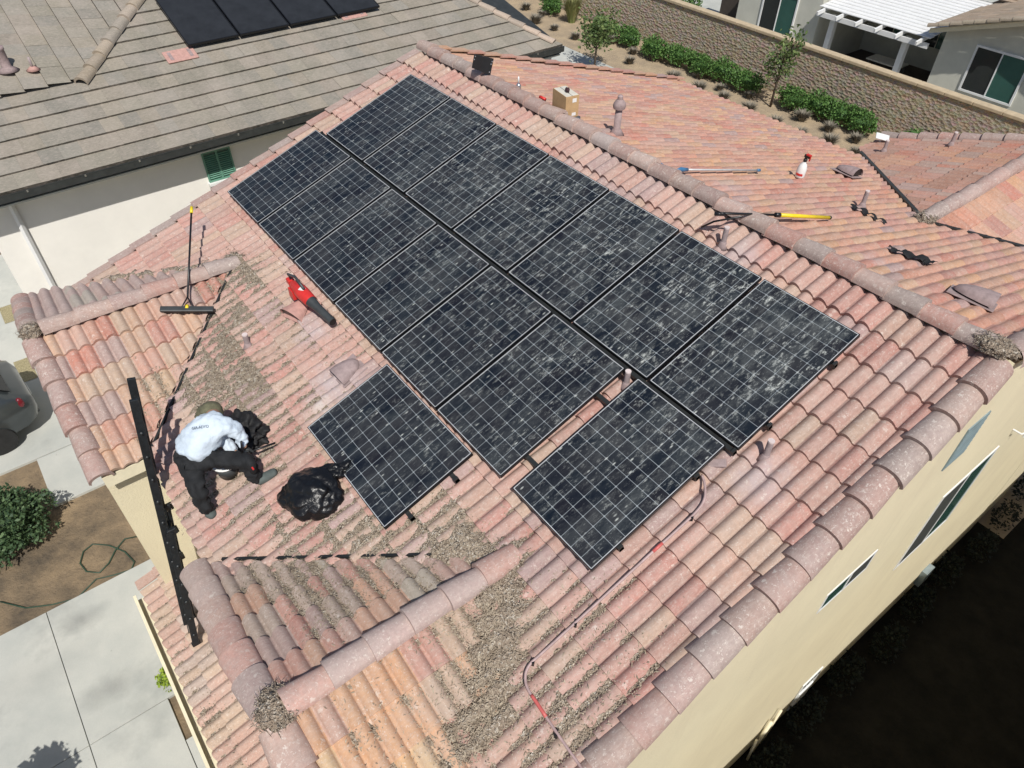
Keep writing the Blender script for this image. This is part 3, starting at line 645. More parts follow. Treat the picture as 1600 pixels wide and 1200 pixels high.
# ------------------------------------------------------------ debris that fills the furrows
def gsum(blobs, a, b):
    s = 0
    for (x, y, rx, ry, am) in blobs:
        q = ((a - x) / rx) ** 2 + ((b - y) / ry) ** 2
        if q < 6: s = max(s, am * math.exp(-q * .7))
    return s
LIT = []
def litter(sp, a0, a1, b0, b1, fill, res, name, label, keep=None, flakes=0, boff=.0):
    bm = bmesh.new(); na = int((a1 - a0) / res); nb = int((b1 - b0) / res); g = {}; cand = []
    for i in range(na + 1):
        for j in range(nb + 1):
            a = a0 + i * res; b = b0 + j * res
            if keep and not keep(a, b): continue
            F = fill(a, b)
            if F < -.02: continue
            p = V((a * 7, b * 7, 3.1)); h = F + .020 * noise.noise(p) + .016 * noise.noise(p * 3.3) + .006 * noise.noise(p * 9)
            th = tile_h(a, b, 0, b0 if boff is None else boff)
            if h < th - .022: continue
            g[(i, j)] = bm.verts.new(sp.pt(a, b, h + random.uniform(-.002, .002)))
            if h > th - .004: cand.append((a, b, h))
    for (i, j), v in g.items():
        q = [v, g.get((i + 1, j)), g.get((i + 1, j + 1)), g.get((i, j + 1))]
        if None not in q: bm.faces.new(q)
    for v in [v for v in bm.verts if not v.link_faces]: bm.verts.remove(v)
    bm.normal_update()
    for f in bm.faces:
        if f.normal.dot(sp.n) < 0: f.normal_flip()
        f.smooth = True
    me = bpy.data.meshes.new(name); 
    nf = len(bm.faces)
    if cand and flakes:
        for k in range(flakes):
            a, b, h = random.choice(cand); a += random.gauss(0, .035); b += random.gauss(0, .05)
            if keep and not keep(a, b): continue
            z = max(h, tile_h(a, b, 0, boff or 0)) + random.uniform(.001, .006)
            c = sp.pt(a, b, z); th = random.uniform(0, 6.28); L = random.choice((random.uniform(.004, .010), random.uniform(.006, .012), random.uniform(.012, .026))); W_ = min(L * .7, random.uniform(.002, .006))
            x = (sp.u * math.cos(th) + sp.d * math.sin(th) + sp.n * random.uniform(-.5, .5)).normalized(); y = sp.n.cross(x).normalized()
            f = bm.faces.new([bm.verts.new(c - x * L), bm.verts.new(c + y * W_), bm.verts.new(c + x * L), bm.verts.new(c - y * W_)]); f.material_index = 1
    bm.to_mesh(me); bm.free(); me.materials.append(M['litter']); me.materials.append(M['flake'])
    ob = bpy.data.objects.new(name, me); COL.objects.link(ob); tag(ob, label, 'debris', kind='stuff'); return ob
def B_(sp, L):
    out = []
    for (x, y, rx, ry, am) in L:
        a, b = sp.ab(sp.hit(x, y, .03)); out.append((a, b, rx, ry, am))
    return out
mainb = B_(MAIN, [(345, 550, .62, .42, .072), (385, 605, .55, .36, .074), (330, 610, .45, .3, .074), (335, 510, .4, .22, .064), (365, 440, .32, .2, .066), (360, 500, .55, .3, .066), (300, 600, .4, .25, .08), (395, 650, .4, .3, .072), (385, 430, .45, .28, .068), (345, 440, .4, .25, .07), (420, 700, .5, .35, .045), (380, 790, .6, .35, .040), (460, 840, .6, .22, .058), (600, 830, .45, .16, .062),
                  (560, 850, .5, .18, .064), (680, 845, .45, .20, .068), (520, 830, .4, .2, .060), (730, 858, .3, .2, .085), (775, 895, .20, .18, .12), (780, 930, .20, .18, .12), (785, 965, .19, .18, .12), (780, 1000, .15, .20, .12), (772, 1040, .11, .22, .12), (765, 1090, .08, .28, .12), (757, 1150, .07, .34, .12), (690, 860, .3, .15, .08), (870, 1000, .5, .6, .036), (880, 1120, .5, .7, .048), (950, 1180, .4, .5, .038), (470, 560, .8, .8, .030), (450, 640, .7, .7, .036), (420, 470, .7, .5, .034), (320, 760, .5, .5, .038), (650, 760, .5, .4, .022), (700, 800, .5, .2, .05), (430, 480, .6, .4, .026), (300, 740, .4, .4, .036), (800, 800, .4, .4, .02)])
def fill_main(a, b):
    n = .5 + .9 * noise.noise(V((a * 1.7, b * 1.7, 9))); s = gsum(mainb, a, b)
    return -.024 + s * 1.15 + .022 * n * (1 if s > .01 else .3)
valx = lambda a: True
litter(MAIN, -.5, 8.3, 2.2, BE, fill_main, .017, 'roof_debris', 'dry twigs and grit heaped in the furrows and valley of the main tiled slope', flakes=20000, boff=.06)
g1rb = B_(G1R, [(700, 980, .5, .9, .045), (640, 1080, .8, .8, .034), (720, 1120, .5, .5, .045), (620, 1180, .8, .6, .030), (560, 960, .5, .5, .026), (762, 935, .13, .10, .13), (762, 975, .13, .10, .13), (758, 1015, .15, .09, .13), (755, 1060, .2, .07, .13), (750, 1110, .25, .08, .13), (748, 1160, .3, .07, .13)])
litter(G1R, -5.4, yv1, .12, 1.9, lambda a, b: -.03 + gsum(g1rb, a, b) * 1.15 + .014 * noise.noise(V((a * 4, b * 4, 2))), .015, 'roof_debris', 'grit lying in the furrows of the peach-coloured slope at the bottom of the picture', keep=lambda a, b: (b * cS) < (yv1 - a) + .10, flakes=6000, boff=.05)
g1lb = B_(G1L, [(480, 905, .3, .8, .075), (560, 900, .3, .5, .06), (660, 900, .3, .4, .05), (400, 900, .25, .5, .05), (640, 930, .6, .5, .034), (500, 960, .7, .6, .026), (420, 960, .5, .6, .022), (480, 1020, .5, .4, .02)])
litter(G1L, -5.4, yv1, .12, 2.05, lambda a, b: -.03 + gsum(g1lb, a, b) * 1.15 + .014 * noise.noise(V((a * 4, b * 4, 4))), .015, 'roof_debris', 'grit lying between the grey and red tiles of the left slope of the near gable', keep=lambda a, b: (b * cS) < (yv1 - a) + .0, flakes=4500, boff=.05)
litter(SKIRT, 2.7, 8.3, .02, .93, lambda a, b: .006 + .030 * noise.noise(V((a * 2.2, b * 2.2, 6))) - (.03 if a < 3.0 else 0) + (.02 if b > .85 else 0), .015, 'roof_debris', 'dark grit filling the furrows of the low pent roof above the driveway', flakes=3000, boff=0)
g2rb = B_(G2R, [(255, 620, .2, .5, .05), (330, 440, .3, .5, .04), (240, 690, .2, .3, .05)])
litter(G2R, -5.75, yv2, .12, 1.9, lambda a, b: -.03 + gsum(g2rb, a, b) * 1.15 + .010 * noise.noise(V((a * 4, b * 4, 8))) + .006, .015, 'roof_debris', 'thin grit between the tiles of the peach and red left-hand gable slope', keep=lambda a, b: (b * cS) < (yv2 - a) + .0, flakes=900, boff=.05)
# clumps of mortar and droppings at the gable peaks
def clump(p, r, sq, label, seed):
    mb = MB(); mb.blob(p, r, 4, .28, 2.6, seed, sq); rd = random.Random(seed)
    for k in range(260):
        d = V((rd.gauss(0, 1), rd.gauss(0, 1), abs(rd.gauss(0, .8)))).normalized(); q = V(p) + V((d.x * sq[0], d.y * sq[1], d.z * sq[2])) * r * rd.uniform(.85, 1.35); e = V((rd.gauss(0, 1), rd.gauss(0, 1), rd.gauss(0, .4))).normalized() * rd.uniform(.02, .06); y_ = e.cross(V((0, 0, 1))).normalized() * .003; mb.poly([q - e, q + y_, q + e, q - y_])
    o = mb.build('nest_debris', 'litter', None, smooth=True); tag(o, label, 'debris', kind='stuff'); return o
clump(V((G1X + .0, g1y + .05, G1Z + .06)), .145, (1, 1.0, .55), 'rough grey clump of dried grit at the peak of the near gable', 1)
clump(V((8.36, .58, .15)), .13, (1.2, .9, .5), 'rough brown clump of dried grit at the right end of the long ridge', 2)
clump(V((G2X, g2y + .0, G2Z + .07)), .13, (.9, .9, .6), 'rough grey clump of dried grit at the peak of the left gable', 3)
clump(V((G2X - .05, yv2 + .02, G2Z + .06)), .11, (1.1, 1.3, .5), 'small grey mound of grit where the left gable ridge meets the main roof', 4)
clump(V((G1X - .02, yv1 + .05, G1Z + .04)), .12, (1.2, 1.5, .4), 'grey mound of grit where the near gable ridge meets the main roof', 5)
clump(V((G3X, yv3 + .02, G3Z + .06)), .11, (1.1, 1.3, .6), 'small mound of grit where the far right gable ridge meets the main roof', 6)
mb = MB()
for k in range(26):
    t = k / 25; x = G2X - .2 - 1.25 * t; y = yv2 - .16 - 1.25 * t
    mb.blob((x + random.uniform(-.03, .03), y + random.uniform(-.03, .03), G2Z - TS * (G2X - x) + .045), random.uniform(.04, .085), 2, .4, 2, k, (1.2, 1.2, .6))
tag(mb.build('nest_debris', 'litter', None, smooth=True), 'line of brown debris along the valley above the grey left gable slope', 'debris', kind='stuff')
mb = MB()
for k in range(60):
    t = k / 59; x = G1X - .12 - 1.95 * t; y = yv1 - .05 - 1.93 * t
    mb.blob((x + random.uniform(-.02, .02), y + .07 + random.uniform(-.02, .02), G1Z - TS * (G1X - x) + .045), random.uniform(.025, .05), 2, .4, 2, k, (1.3, 1.3, .5))
tag(mb.build('nest_debris', 'litter', None, smooth=True), 'line of dried debris along the valley behind the near gable', 'debris', kind='stuff')

# ------------------------------------------------------------ solar panels
PW, PL = 1.046, 1.558
def make_panel(name, wd, ln, nu, nv):
    t = bpy.data.objects.new(name, None); COL.objects.link(t); t.empty_display_size = .1
    fw = .011; th = .040
    mb = MB()
    for (x, y, sx, sy) in ((wd / 2, -fw / 2, wd, fw), (wd / 2, -ln + fw / 2, wd, fw), (fw / 2, -ln / 2, fw, ln - 2 * fw), (wd - fw / 2, -ln / 2, fw, ln - 2 * fw)): mb.box((x, y, -th / 2), (sx, sy, th))
    mb.build('frame', 'black_frame', t, world=False)
    bm = bmesh.new(); uvl = bm.loops.layers.uv.new('UVMap'); g = .006
    x0, x1, y0, y1 = fw, wd - fw, -ln + fw, -fw; mg = .10
    vs = [bm.verts.new((x, y, -.004)) for x, y in ((x0, y0), (x1, y0), (x1, y1), (x0, y1))]; f = bm.faces.new(vs)
    for l, (a, b) in zip(f.loops, ((0, 0), (nu, 0), (nu, nv), (0, nv))): l[uvl].uv = (a, b)
    vb = [bm.verts.new((v.co.x, v.co.y, -.010)) for v in vs]; bm.faces.new(vb[::-1])
    for i in range(4): bm.faces.new([vs[i], vs[(i + 1) % 4], vb[(i + 1) % 4], vb[i]])
    me = bpy.data.meshes.new('glass'); bm.to_mesh(me); bm.free(); me.materials.append(M['cells'])
    o = bpy.data.objects.new('glass', me); COL.objects.link(o); o.parent = t
    mb = MB()   # thin bright strip: lit look of the inner frame edge put into colour
    e = .0035
    for (x, y, sx, sy) in ((wd / 2, -fw, wd - 2 * fw, e * 2), (wd / 2, -ln + fw, wd - 2 * fw, e * 2), (fw, -ln / 2, e * 2, ln - 2 * fw), (wd - fw, -ln / 2, e * 2, ln - 2 * fw)): mb.box((x, y, -.0005), (sx, sy, .004))
    mb.build('lit_edge_strip', 'alu', t, world=False)
    mb = MB(); mb.box((wd / 2, -.35 * ln / 1.56, -.06), (.12, .10, .02)); mb.build('junction_box', 'black_plastic', t, world=False)
    return t
pA = make_panel('solar_panel', PW, PL, 8, 12); pB = make_panel('solar_panel', PL, PW, 12, 8)
GAP = .032
ordn = ['first', 'second', 'third', 'fourth', 'fifth', 'sixth', 'seventh']
spots = []
for i in range(7):
    lb = {0: 'dusty solar panel at the peak end of the row nearest the ridge', 6: 'heavily white-spattered solar panel at the lower right end of the row nearest the ridge'}.get(i, 'dusty solar panel, %s from the roof peak in the row nearest the ridge' % ordn[i])
    spots.append((pA, i * (PW + GAP), 0, lb))
for i in range(6):
    lb = {0: 'dusty solar panel at the far left end of the middle row', 5: 'dusty solar panel in the middle row beside the open gap with the pipe'}.get(i, 'dusty solar panel, %s from the left end of the middle row' % ordn[i])
    spots.append((pA, -.235 + i * (PW + GAP), PL + .05, lb))
spots.append((pA, 6.372, 1.604, 'solar panel on the near side of the open gap, lowest of the upright ones'))
spots.append((pB, 4.2555, 3.204, 'sideways-laid solar panel on its own below the middle row, beside the black bag'))
used = set()
rb = Matrix((PAN.u, -PAN.d, PAN.n)).transposed().to_4x4()
for src, a, b, lb in spots:
    o = src if src.name not in used else dup(src); used.add(src.name)
    mm = rb.copy(); mm.translation = PAN.pt(a, b, 0); o.matrix_world = mm; tag(o, lb, 'solar panel', 'solar panels on the tiled roof')
def rail(a0, a1, b, lb):
    mb = MB(); mb.bar(PAN.pt(a0, b, -.066), PAN.pt(a1, b, -.066), .042, .045, PAN.n)
    r = thing('mounting_rail', PAN.pt((a0 + a1) / 2, b, -.066), lb, 'rail', 'rails under the solar panels'); mb.build('rail_bar', 'rail', r)
    mb = MB()
    n = max(2, int((a1 - a0) / 1.3))
    for k in range(n): 
        q = a0 + .3 + (a1 - a0 - .6) * k / (n - 1); mb.box(PAN.pt(q, b, -.12), (.05, .05, .07), rb.to_3x3())
    for q in (a0 + .012, a1 - .012): mb.box(PAN.pt(q, b, -.058), (.024, .05, .07), rb.to_3x3())
    mb.build('rail_foot', 'rail', r)
rail(-.15, 7.50, 1.583, 'black bar added to darken the joint between the two long rows'); rail(.1, 7.55, .36, 'upper rail under the row of panels nearest the ridge'); rail(.1, 7.55, 1.2, 'lower rail under the row of panels nearest the ridge')  # first bar is added so the gap between the rows looks shaded black
rail(-.1, 7.44, 1.604 + .36, 'upper rail under the middle row, bridging the open gap'); rail(-.1, 7.44, 1.604 + 1.25, 'lower rail under the middle row, bridging the open gap')
rail(4.4, 5.90, 3.204 + .27, 'upper rail under the sideways-laid panel'); rail(4.4, 5.90, 3.204 + .80, 'lower rail under the sideways-laid panel')

# ------------------------------------------------------------ roof vents and pipes
def pipe_vent(sp, x, y, h, lb, r=.028, lean=0.):
    p = sp.hit(x, y, .04)
    t = thing('vent_pipe', p, lb, 'vent pipe', 'plumbing vent pipes on the roofs')
    mb = MB(Matrix.Translation(p)); mb.lathe([(r, -.04), (r, h), (r * .72, h), (r * .72, h - .04)], 14); mb.build('pipe', 'pipe', t, smooth=True, autos=.6)
    mb = MB(Matrix.Translation(p)); mb.lathe([(r * 2.3, -.02), (r * 1.6, .01), (r * 1.15, .05), (r * 1.02, .055)], 14); mb.build('flashing', 'vent_paint', t, smooth=True)
    mb = MB(Matrix.Translation(p)); mb.lathe([(r * 1.02, h - .012), (r * 1.04, h + .003), (r * .74, h + .003)], 14); mb.build('rim', 'pinkwhite', t)
pipe_vent(MAIN, 1129, 384, .22, 'vent pipe standing between the ridge and the upper panel row')
pipe_vent(MAIN, 978, 603, .19, 'vent pipe sticking up in the open gap between two panels')
pipe_vent(MAIN, 1195, 716, .22, 'vent pipe standing by the lower right corner of the panels')
pipe_vent(MAIN, 388, 541, .18, 'short vent pipe standing in the debris left of the panels', r=.032)
pipe_vent(REAR, 1347, 322, .22, 'vent pipe rising from the black cloth on the far slope')
pipe_vent(G3L, 1381, 236, .20, 'vent pipe at the eave end of the far right gable slope', r=.03)
pipe_vent(G3L, 1486, 226, .22, 'vent pipe near the far edge of the far right gable slope', r=.03)
p = REAR.hit(963, 208, .03)
t = thing('flue_vent', p, 'tall flue vent with a mushroom cap on the far orange slope', 'vent')
T = Matrix.Translation(p)
mb = MB(T); mb.lathe([(.11, -.03), (.06, .05), (.047, .07), (.045, .36)], 18); mb.build('flue_pipe', 'vent_paint', t, smooth=True)
mb = MB(T); mb.lathe([(.047, .33), (.078, .335), (.085, .37), (.078, .40), (.055, .435), (.036, .45), (.036, .49), (.02, .505), (0.001, .51)], 16); mb.build('flue_cap', 'vent_paint', t, smooth=True, autos=.5)
def hood(p, n, fwd, lb, L=.34, r=.16, mat='vent_paint', cone=False, name='roof_vent'):
    T = frame_at(p, n, fwd)   # x axis = toward the open mouth (down the slope)
    t = thing(name, p, lb, 'roof vent', 'hooded vents on the tiled roof')
    mb = MB(T); N = 12; rings = []
    for s in (0, .08, .2, .4, .7, 1.0):
        k = (.25 + .75 * s) if cone else max(.04, math.sqrt(max(0, 1 - (1 - s) ** 2))); rr = r * k; x = (s - .5) * L
        rings.append([mb.v((x, math.cos(math.pi * q / N) * rr * 1.15, math.sin(math.pi * q / N) * rr * .85 + .012)) for q in range(N + 1)])
    for a, b in zip(rings, rings[1:]):
        for k in range(N): mb.face([a[k], a[k + 1], b[k + 1], b[k]])
    mb.face(rings[0]); mb.build('hood', mat, t, smooth=True, autos=.8)
    mb = MB(T); mb.box((0, 0, -.012), (L * 1.12, r * 2.5, .012)); mb.build('flange', mat, t, bevel=.004)
    mb = MB(T); mb.poly([(L * .5 - .02, math.cos(math.pi * q / N) * r * 1.1, math.sin(math.pi * q / N) * r * .8 + .012) for q in range(N + 1)]); mb.build('mouth_screen', 'black_plastic', t)
hood(MAIN.hit(544, 578, .060), MAIN.n, MAIN.d + MAIN.u * .05, 'mauve arched vent on a stained patch left of the sideways panel', L=.30, r=.125)
hood(MAIN.hit(470, 482, .065), MAIN.n, MAIN.d + MAIN.u * .3, 'pink cone-shaped vent under the red leaf blower', L=.32, r=.16, mat='vent_pink', cone=True)
hood(REAR.hit(1323, 269, .075), REAR.n, REAR.u, 'mauve hooded vent on the far slope near the valley', L=.36, r=.13)
hood(REAR.hit(1520, 464, .06), REAR.n, REAR.u + REAR.d * .2, 'speckled mauve hooded vent nearest the right end of the far slope', L=.40, r=.14)

# ------------------------------------------------------------ tools lying on the roof
def tube_thing(name, pts, r, mat, lb, cat, seg=10):
    mb = MB(); mb.tube(pts, r, seg); o = mb.build(name, mat, None, smooth=True, autos=.9); tag(o, lb, cat); return o
# brush with its pole resting on the left gable ridge
a = G2R.hit(250, 483, .12); b = G2R.hit(334, 483, .16)
m0 = a.lerp(b, .5); tip = MAIN.hit(299, 333, .55)
t = thing('wash_brush', m0, 'wide black brush with long black pole and yellow tip, lying across the left gable ridge', 'brush')
mb = MB(); dv = (b - a).normalized(); mb.bar(a, b, .075, .035, G2R.n); mb.build('brush_head', 'dark_grey', t, bevel=.01)
mb = MB(); 
for k in range(44):
    q = a.lerp(b, (k + .5) / 44); mb.bar(q - G2R.n * .015, q - G2R.n * .075 + V((random.uniform(-.012, .012), random.uniform(-.012, .012), 0)), .028, .022, dv)
mb.build('bristles', 'black_plastic', t)
mb = MB(); q1 = m0.lerp(tip, .12); mb.tube([a.lerp(b, .38), q1], .009); mb.tube([a.lerp(b, .62), q1], .009); mb.tube([q1, tip], .013); mb.build('pole', 'black_plastic', t, smooth=True)
mb = MB(); mb.tube([tip, tip + (tip - m0).normalized() * .10], .02); mb.build('end_cap', 'yellow', t, smooth=True)
mb = MB(); mb.tube([m0 + V((0, 0, .01)), q1.lerp(m0, .7)], .022); mb.build('swivel', 'yellow', t, smooth=True)
# leaf blower
p0 = MAIN.hit(455, 440, .22); p1 = MAIN.hit(485, 470, .24); p2 = MAIN.hit(520, 503, .14)
t = thing('leaf_blower', p1, 'red and dark grey cordless leaf blower lying beside the panels', 'leaf blower')
ax = (p1 - p0).normalized()
mb = MB(); mb.tube([p0 + ax * .05, p0 + ax * .12, p0.lerp(p1, .6), p1, p1 + ax * .03], [.04, .075, .085, .075, .06], 16); mb.box(p0.lerp(p1, .3) - V((0, .05, .06)), (.12, .08, .12)); mb.build('motor_body', 'red', t, smooth=True, autos=.8)
mb = MB(); mb.tube([p1 + ax * .01, p1.lerp(p2, .3), p2], [.068, .05, .046], 16, cap=False); mb.build('nozzle', 'dark_grey', t, smooth=True)
mb = MB(); mb.tube([p2 - ax * .01, p2 + (p2 - p1).normalized() * .004], [.040, .043], 16); mb.build('nozzle_mouth', 'black_plastic', t)
up = V((0, 0, 1))
mb = MB(); mb.tube([p0 + ax * .0 + up * .02, p0 + ax * -.05 + up * .08, p0.lerp(p1, .35) + up * .16, p0.lerp(p1, .75) + up * .10], .017, 10); mb.build('handle', 'dark_grey', t, smooth=True)
mb = MB(); mb.box(p0 + ax * -.02, (.09, .08, .07)); mb.build('battery', 'red', t, bevel=.01)
mb = MB(); mb.box(p0.lerp(p1, .65) + V((.01, -.01, .080)), (.07, .05, .006), Matrix.Rotation(.6, 3, 'Z')); mb.build('badge', 'paper_white', t)
# trash bag
p = MAIN.hit(487, 770, .17)
t = thing('trash_bag', p, 'full black plastic trash bag beside the sideways panel', 'trash bag')
bm_ = MB(frame_at(p, MAIN.n, V((.8, .6, 0)))); g = bmesh.new(); bmesh.ops.create_icosphere(g, subdivisions=5, radius=1); mp = {}
for q in g.verts:
    d = q.co.normalized(); rd = abs(noise.noise(d * 2.0 + V((3, 1, 2)))) + .28 * abs(noise.noise(d * 4.5 + V((1, 7, 3)))); cr_ = 1 - 2 * abs(noise.noise(d * 3.1 + V((9, 4, 2)))); cr2 = 1 - 2 * abs(noise.noise(d * 6.5 + V((2, 8, 1)))); k = .90 + .16 * rd + .22 * noise.noise(d * 1.3 + V((5, 5, 9))) + .06 * max(0, cr_) ** 2
    pt = V((d.x * .30, d.y * .27, d.z * .19)) * k
    if d.x < -.6: pt *= 1 + .5 * (-.6 - d.x) * (1 if d.y < 0 else .2)
    pt.z = max(pt.z, -.14); mp[q] = bm_.v(pt)
for fc in g.faces: bm_.face([mp[q] for q in fc.verts])
g.free(); bm_.build('bag_body', 'bag', t, smooth=True)
mb = MB(frame_at(MAIN.hit(520, 735, .18), MAIN.n, V((.5, .8, 0)))); mb.blob((0, 0, 0), .10, 4, .35, 2, 8, (1.6, .8, .5)); mb.build('bag_neck', 'bag', t, smooth=True)
# cardboard box behind the ridge
p = REAR.hit(872, 178, .06); T = Matrix.Translation(p + V((0.02, .10, 0))) @ Matrix.Rotation(R(-10), 4, 'Z')
t = thing('cardboard_box', p, 'plain brown cardboard box standing behind the ridge', 'box')
mb = MB(T)
for (c, s_) in (((0, -.095, .14), (.34, .008, .28)), ((0, .095, .14), (.34, .008, .28)), ((-.166, 0, .14), (.008, .182, .28)), ((.166, 0, .14), (.008, .182, .28)), ((0, 0, .006), (.324, .182, .008))): mb.box(c, s_)
mb.build('box_body', 'cardboard', t)
mb = MB(T); mb.box((0, -.047, .276), (.325, .088, .006)); mb.box((0, .047, .279), (.325, .088, .006)); mb.build('box_flap', 'cardboard_in', t)
mb = MB(T); mb.box((.171, .03, .22), (.002, .06, .05)); mb.box((.171, .03, .04), (.002, .06, .04)); mb.build('paper_label', 'paper_white', t)
mb = MB(T); mb.blob((.03, .0, .31), .035, 2, .3, 2, 4, (1.2, .8, .9)); tag(mb.build('red_cap', 'maroon', None, smooth=True), 'small dark red cap lying on top of the cardboard box', 'cap')
# red tool beside the box
p = REAR.hit(850, 160, .10)
t = thing('hand_tool', p, 'small red and black hand tool left of the cardboard box', 'tool'); mb = MB(Matrix.Translation(p)); mb.tube([(-.07, -.02, .06), (.03, 0, .05)], .02); mb.build('grip', 'red', t, smooth=True)
mb = MB(Matrix.Translation(p)); mb.tube([(.0, 0, .05), (.0, .0, -.06)], .025); mb.build('tool_body', 'black_plastic', t, smooth=True)
# black board
bp_ = PZ(752, 112, .24); pn_ = V((CAM.x - bp_.x, CAM.y - bp_.y, 1.5)).normalized(); pc_ = pn_.dot(bp_)
a, b, c, d = (on(x_, y_, pn_, pc_) for x_, y_ in ((741, 85), (771.5, 92), (766, 118), (737, 106)))
t = thing('black_tray', REAR.hit(755, 112, .05), 'black plastic tray propped upright just behind the ridge near the roof peak', 'tray')
mb = MB(); e1 = a.lerp(b, .5) - pn_ * .012; e2 = d.lerp(c, .5) - pn_ * .012; n_ = pn_ * -.02; mb.prism([a, e1, e2, d], n_); mb.prism([e1, b, c, e2], n_); mb.build('tray_board', 'black_plastic', t)
mb = MB()
for q in (a.lerp(d, .15).lerp(e1, .15), a.lerp(d, .4).lerp(e1, .1), b.lerp(c, .4).lerp(e1, .15), b.lerp(c, .8).lerp(e2, .15), b.lerp(c, .2).lerp(e1, .1)): mb.blob(q, .012, 1, 0)
mb.build('rivet', 'chrome', t)
# spray bottle
def bottle(p, lb, s=1., mats=('paper_white', 'red'), name='spray_bottle'):
    T = Matrix.Translation(p) @ Matrix.Scale(s, 4) @ Matrix.Rotation(.06, 4, 'Y')
    t = thing(name, p, lb, 'bottle')
    mb = MB(T); mb.lathe([(.01, 0), (.062, .003), (.066, .02), (.064, .13), (.045, .19), (.022, .225), (.02, .24)], 18); mb.build('bottle_body', mats[0], t, smooth=True)
    mb = MB(T); mb.lathe([(.026, .235), (.026, .265), (.02, .27), (.02, .30)], 12); mb.box((.015, 0, .31), (.085, .03, .035)); mb.build('trigger_head', 'black_plastic', t)
    mb = MB(T); mb.box((.03, 0, .335), (.07, .034, .018)); mb.box((.06, 0, .29), (.012, .018, .06)); mb.build('trigger', mats[1], t)
    if s == 1:
        mb = MB(T)
        for k in range(9):
            th = -1.9 + k * .16; mb.box((.0665 * math.cos(th), .0665 * math.sin(th), .055 + .006 * (k % 2)), (.004, .011, .03), Matrix.Rotation(th, 3, 'Z'))
        mb.build('label_print', 'red', t)
bottle(REAR.hit(1248.7, 276, .05), 'white spray bottle with red trigger standing on the far slope')
p = REAR.hit(810, 141, .06)
t = thing('spray_bottle', p, 'small clear bottle with white nozzle just behind the ridge', 'bottle'); mb = MB(Matrix.Translation(p)); mb.lathe([(.035, 0), (.038, .02), (.036, .07), (.015, .10)], 14); mb.build('bottle_body', 'chrome', t, smooth=True)
mb = MB(Matrix.Translation(p)); mb.lathe([(.013, .09), (.013, .16), (.008, .19)], 10); mb.build('nozzle', 'paper_white', t, smooth=True)
p = REAR.hit(901, 187, .06); mb = MB(Matrix.Translation(p)); mb.lathe([(.05, 0), (.05, .035), (.045, .04), (.04, .012), (.002, .012)], 18); tag(mb.build('jar_lid', 'chrome', None, smooth=True, autos=.5), 'small silver lid lying beside the cardboard box', 'lid')
# yellow-handled pole over the ridge
t = thing('squeegee_pole', REAR.hit(1220, 337, .09), 'black and yellow telescopic pole laid across the ridge', 'pole')
y0, y1, k1 = REAR.hit(1218, 336, .13), REAR.hit(1295, 340, .09), PZ(1124, 333, .29)
mb = MB(); mb.tube([y0, y1], .021, 12); mb.build('grip', 'yellow', t, smooth=True)
mb = MB(); mb.tube([y1, y1 + (y1 - y0).normalized() * .03], .024); mb.build('collar', 'black_plastic', t, smooth=True); mb = MB(); mb.tube([y0, y0 - (y1 - y0).normalized() * .07], .027); mb.build('collar', 'black_plastic', t, smooth=True)
mb = MB(); mb.tube([k1, y0], .013, 10); mb.tube([k1 + V((.03, -.02, .02)), y0.lerp(k1, .25)], .008, 8); mb.build('pole', 'black_plastic', t, smooth=True)
h0 = MAIN.hit(1096, 355, .14); h1 = PZ(1160, 338, .28)
mb = MB(); mb.tube([h0, h0.lerp(h1, .3) + V((0, 0, .03)), h1], .011, 8); mb.tube([k1 - V((.02, .05, 0)), k1 + V((.05, .03, .0))], .02, 8); mb.build('head_bar', 'black_plastic', t, smooth=True)
# grey pole with blue ends
q0, q1_ = REAR.hit(1066, 265, .09), REAR.hit(1187, 266, .08)
t = thing('extension_pole', q0, 'thin grey pole with blue fittings lying on the far slope', 'pole')
mb = MB(); mb.tube([q0, q1_], .012); mb.build('pole', 'alu', t, smooth=True)
mb = MB(); mb.tube([q0 - (q1_ - q0).normalized() * .10, q0 - (q1_ - q0).normalized() * .03, q0 + (q1_ - q0).normalized() * .1], [.008, .03, .022]); mb.build('fitting', 'blue', t, smooth=True); mb = MB(); mb.tube([q1_ - (q1_ - q0).normalized() * .06, q1_], .02); mb.build('fitting', 'blue', t, smooth=True)
mb = MB(); qq = REAR.hit(1015, 253, .07); mb.tube([qq, qq + V((.05, .10, -.02)), qq + V((.12, .12, -.03))], [.012, .02, .01]); tag(mb.build('pole_clip', 'blue', None, smooth=True), 'small blue clip lying beside the ridge', 'clip')
# black cloths
def draped(pts, wds, lb):
    mb = MB(); P = [V((p.x, p.y, p.z)) for p in pts]; rows = []
    fine = []
    for i in range(len(P) - 1):
        for k in range(10): fine.append((P[i].lerp(P[i + 1], k / 10), wds[i] + (wds[i + 1] - wds[i]) * k / 10))
    fine.append((P[-1], wds[-1]))
    for i, (q, w_) in enumerate(fine):
        t_ = (fine[min(i + 1, len(fine) - 1)][0] - fine[max(i - 1, 0)][0]).normalized(); s_ = t_.cross(REAR.n).normalized(); row = []
        w_ *= 1.1 + .25 * noise.noise(q * 9)
        for k in range(-3, 4):
            r_ = q + s_ * w_ * k / 3; a_, b_ = REAR.ab(r_); h = .045 + .55 * tile_h(a_, b_, 0, .06) + .02 * max(0, noise.noise(r_ * 22)) - (.012 if abs(k) == 3 else 0)
            row.append(mb.v(REAR.pt(a_, b_, h)))
        rows.append(row)
    for r0, r1 in zip(rows, rows[1:]):
        for k in range(6): mb.face([r0[k], r0[k + 1], r1[k + 1], r1[k]])
    o = mb.build('black_cloth', 'rag', None, smooth=True); tag(o, lb, 'cloth')
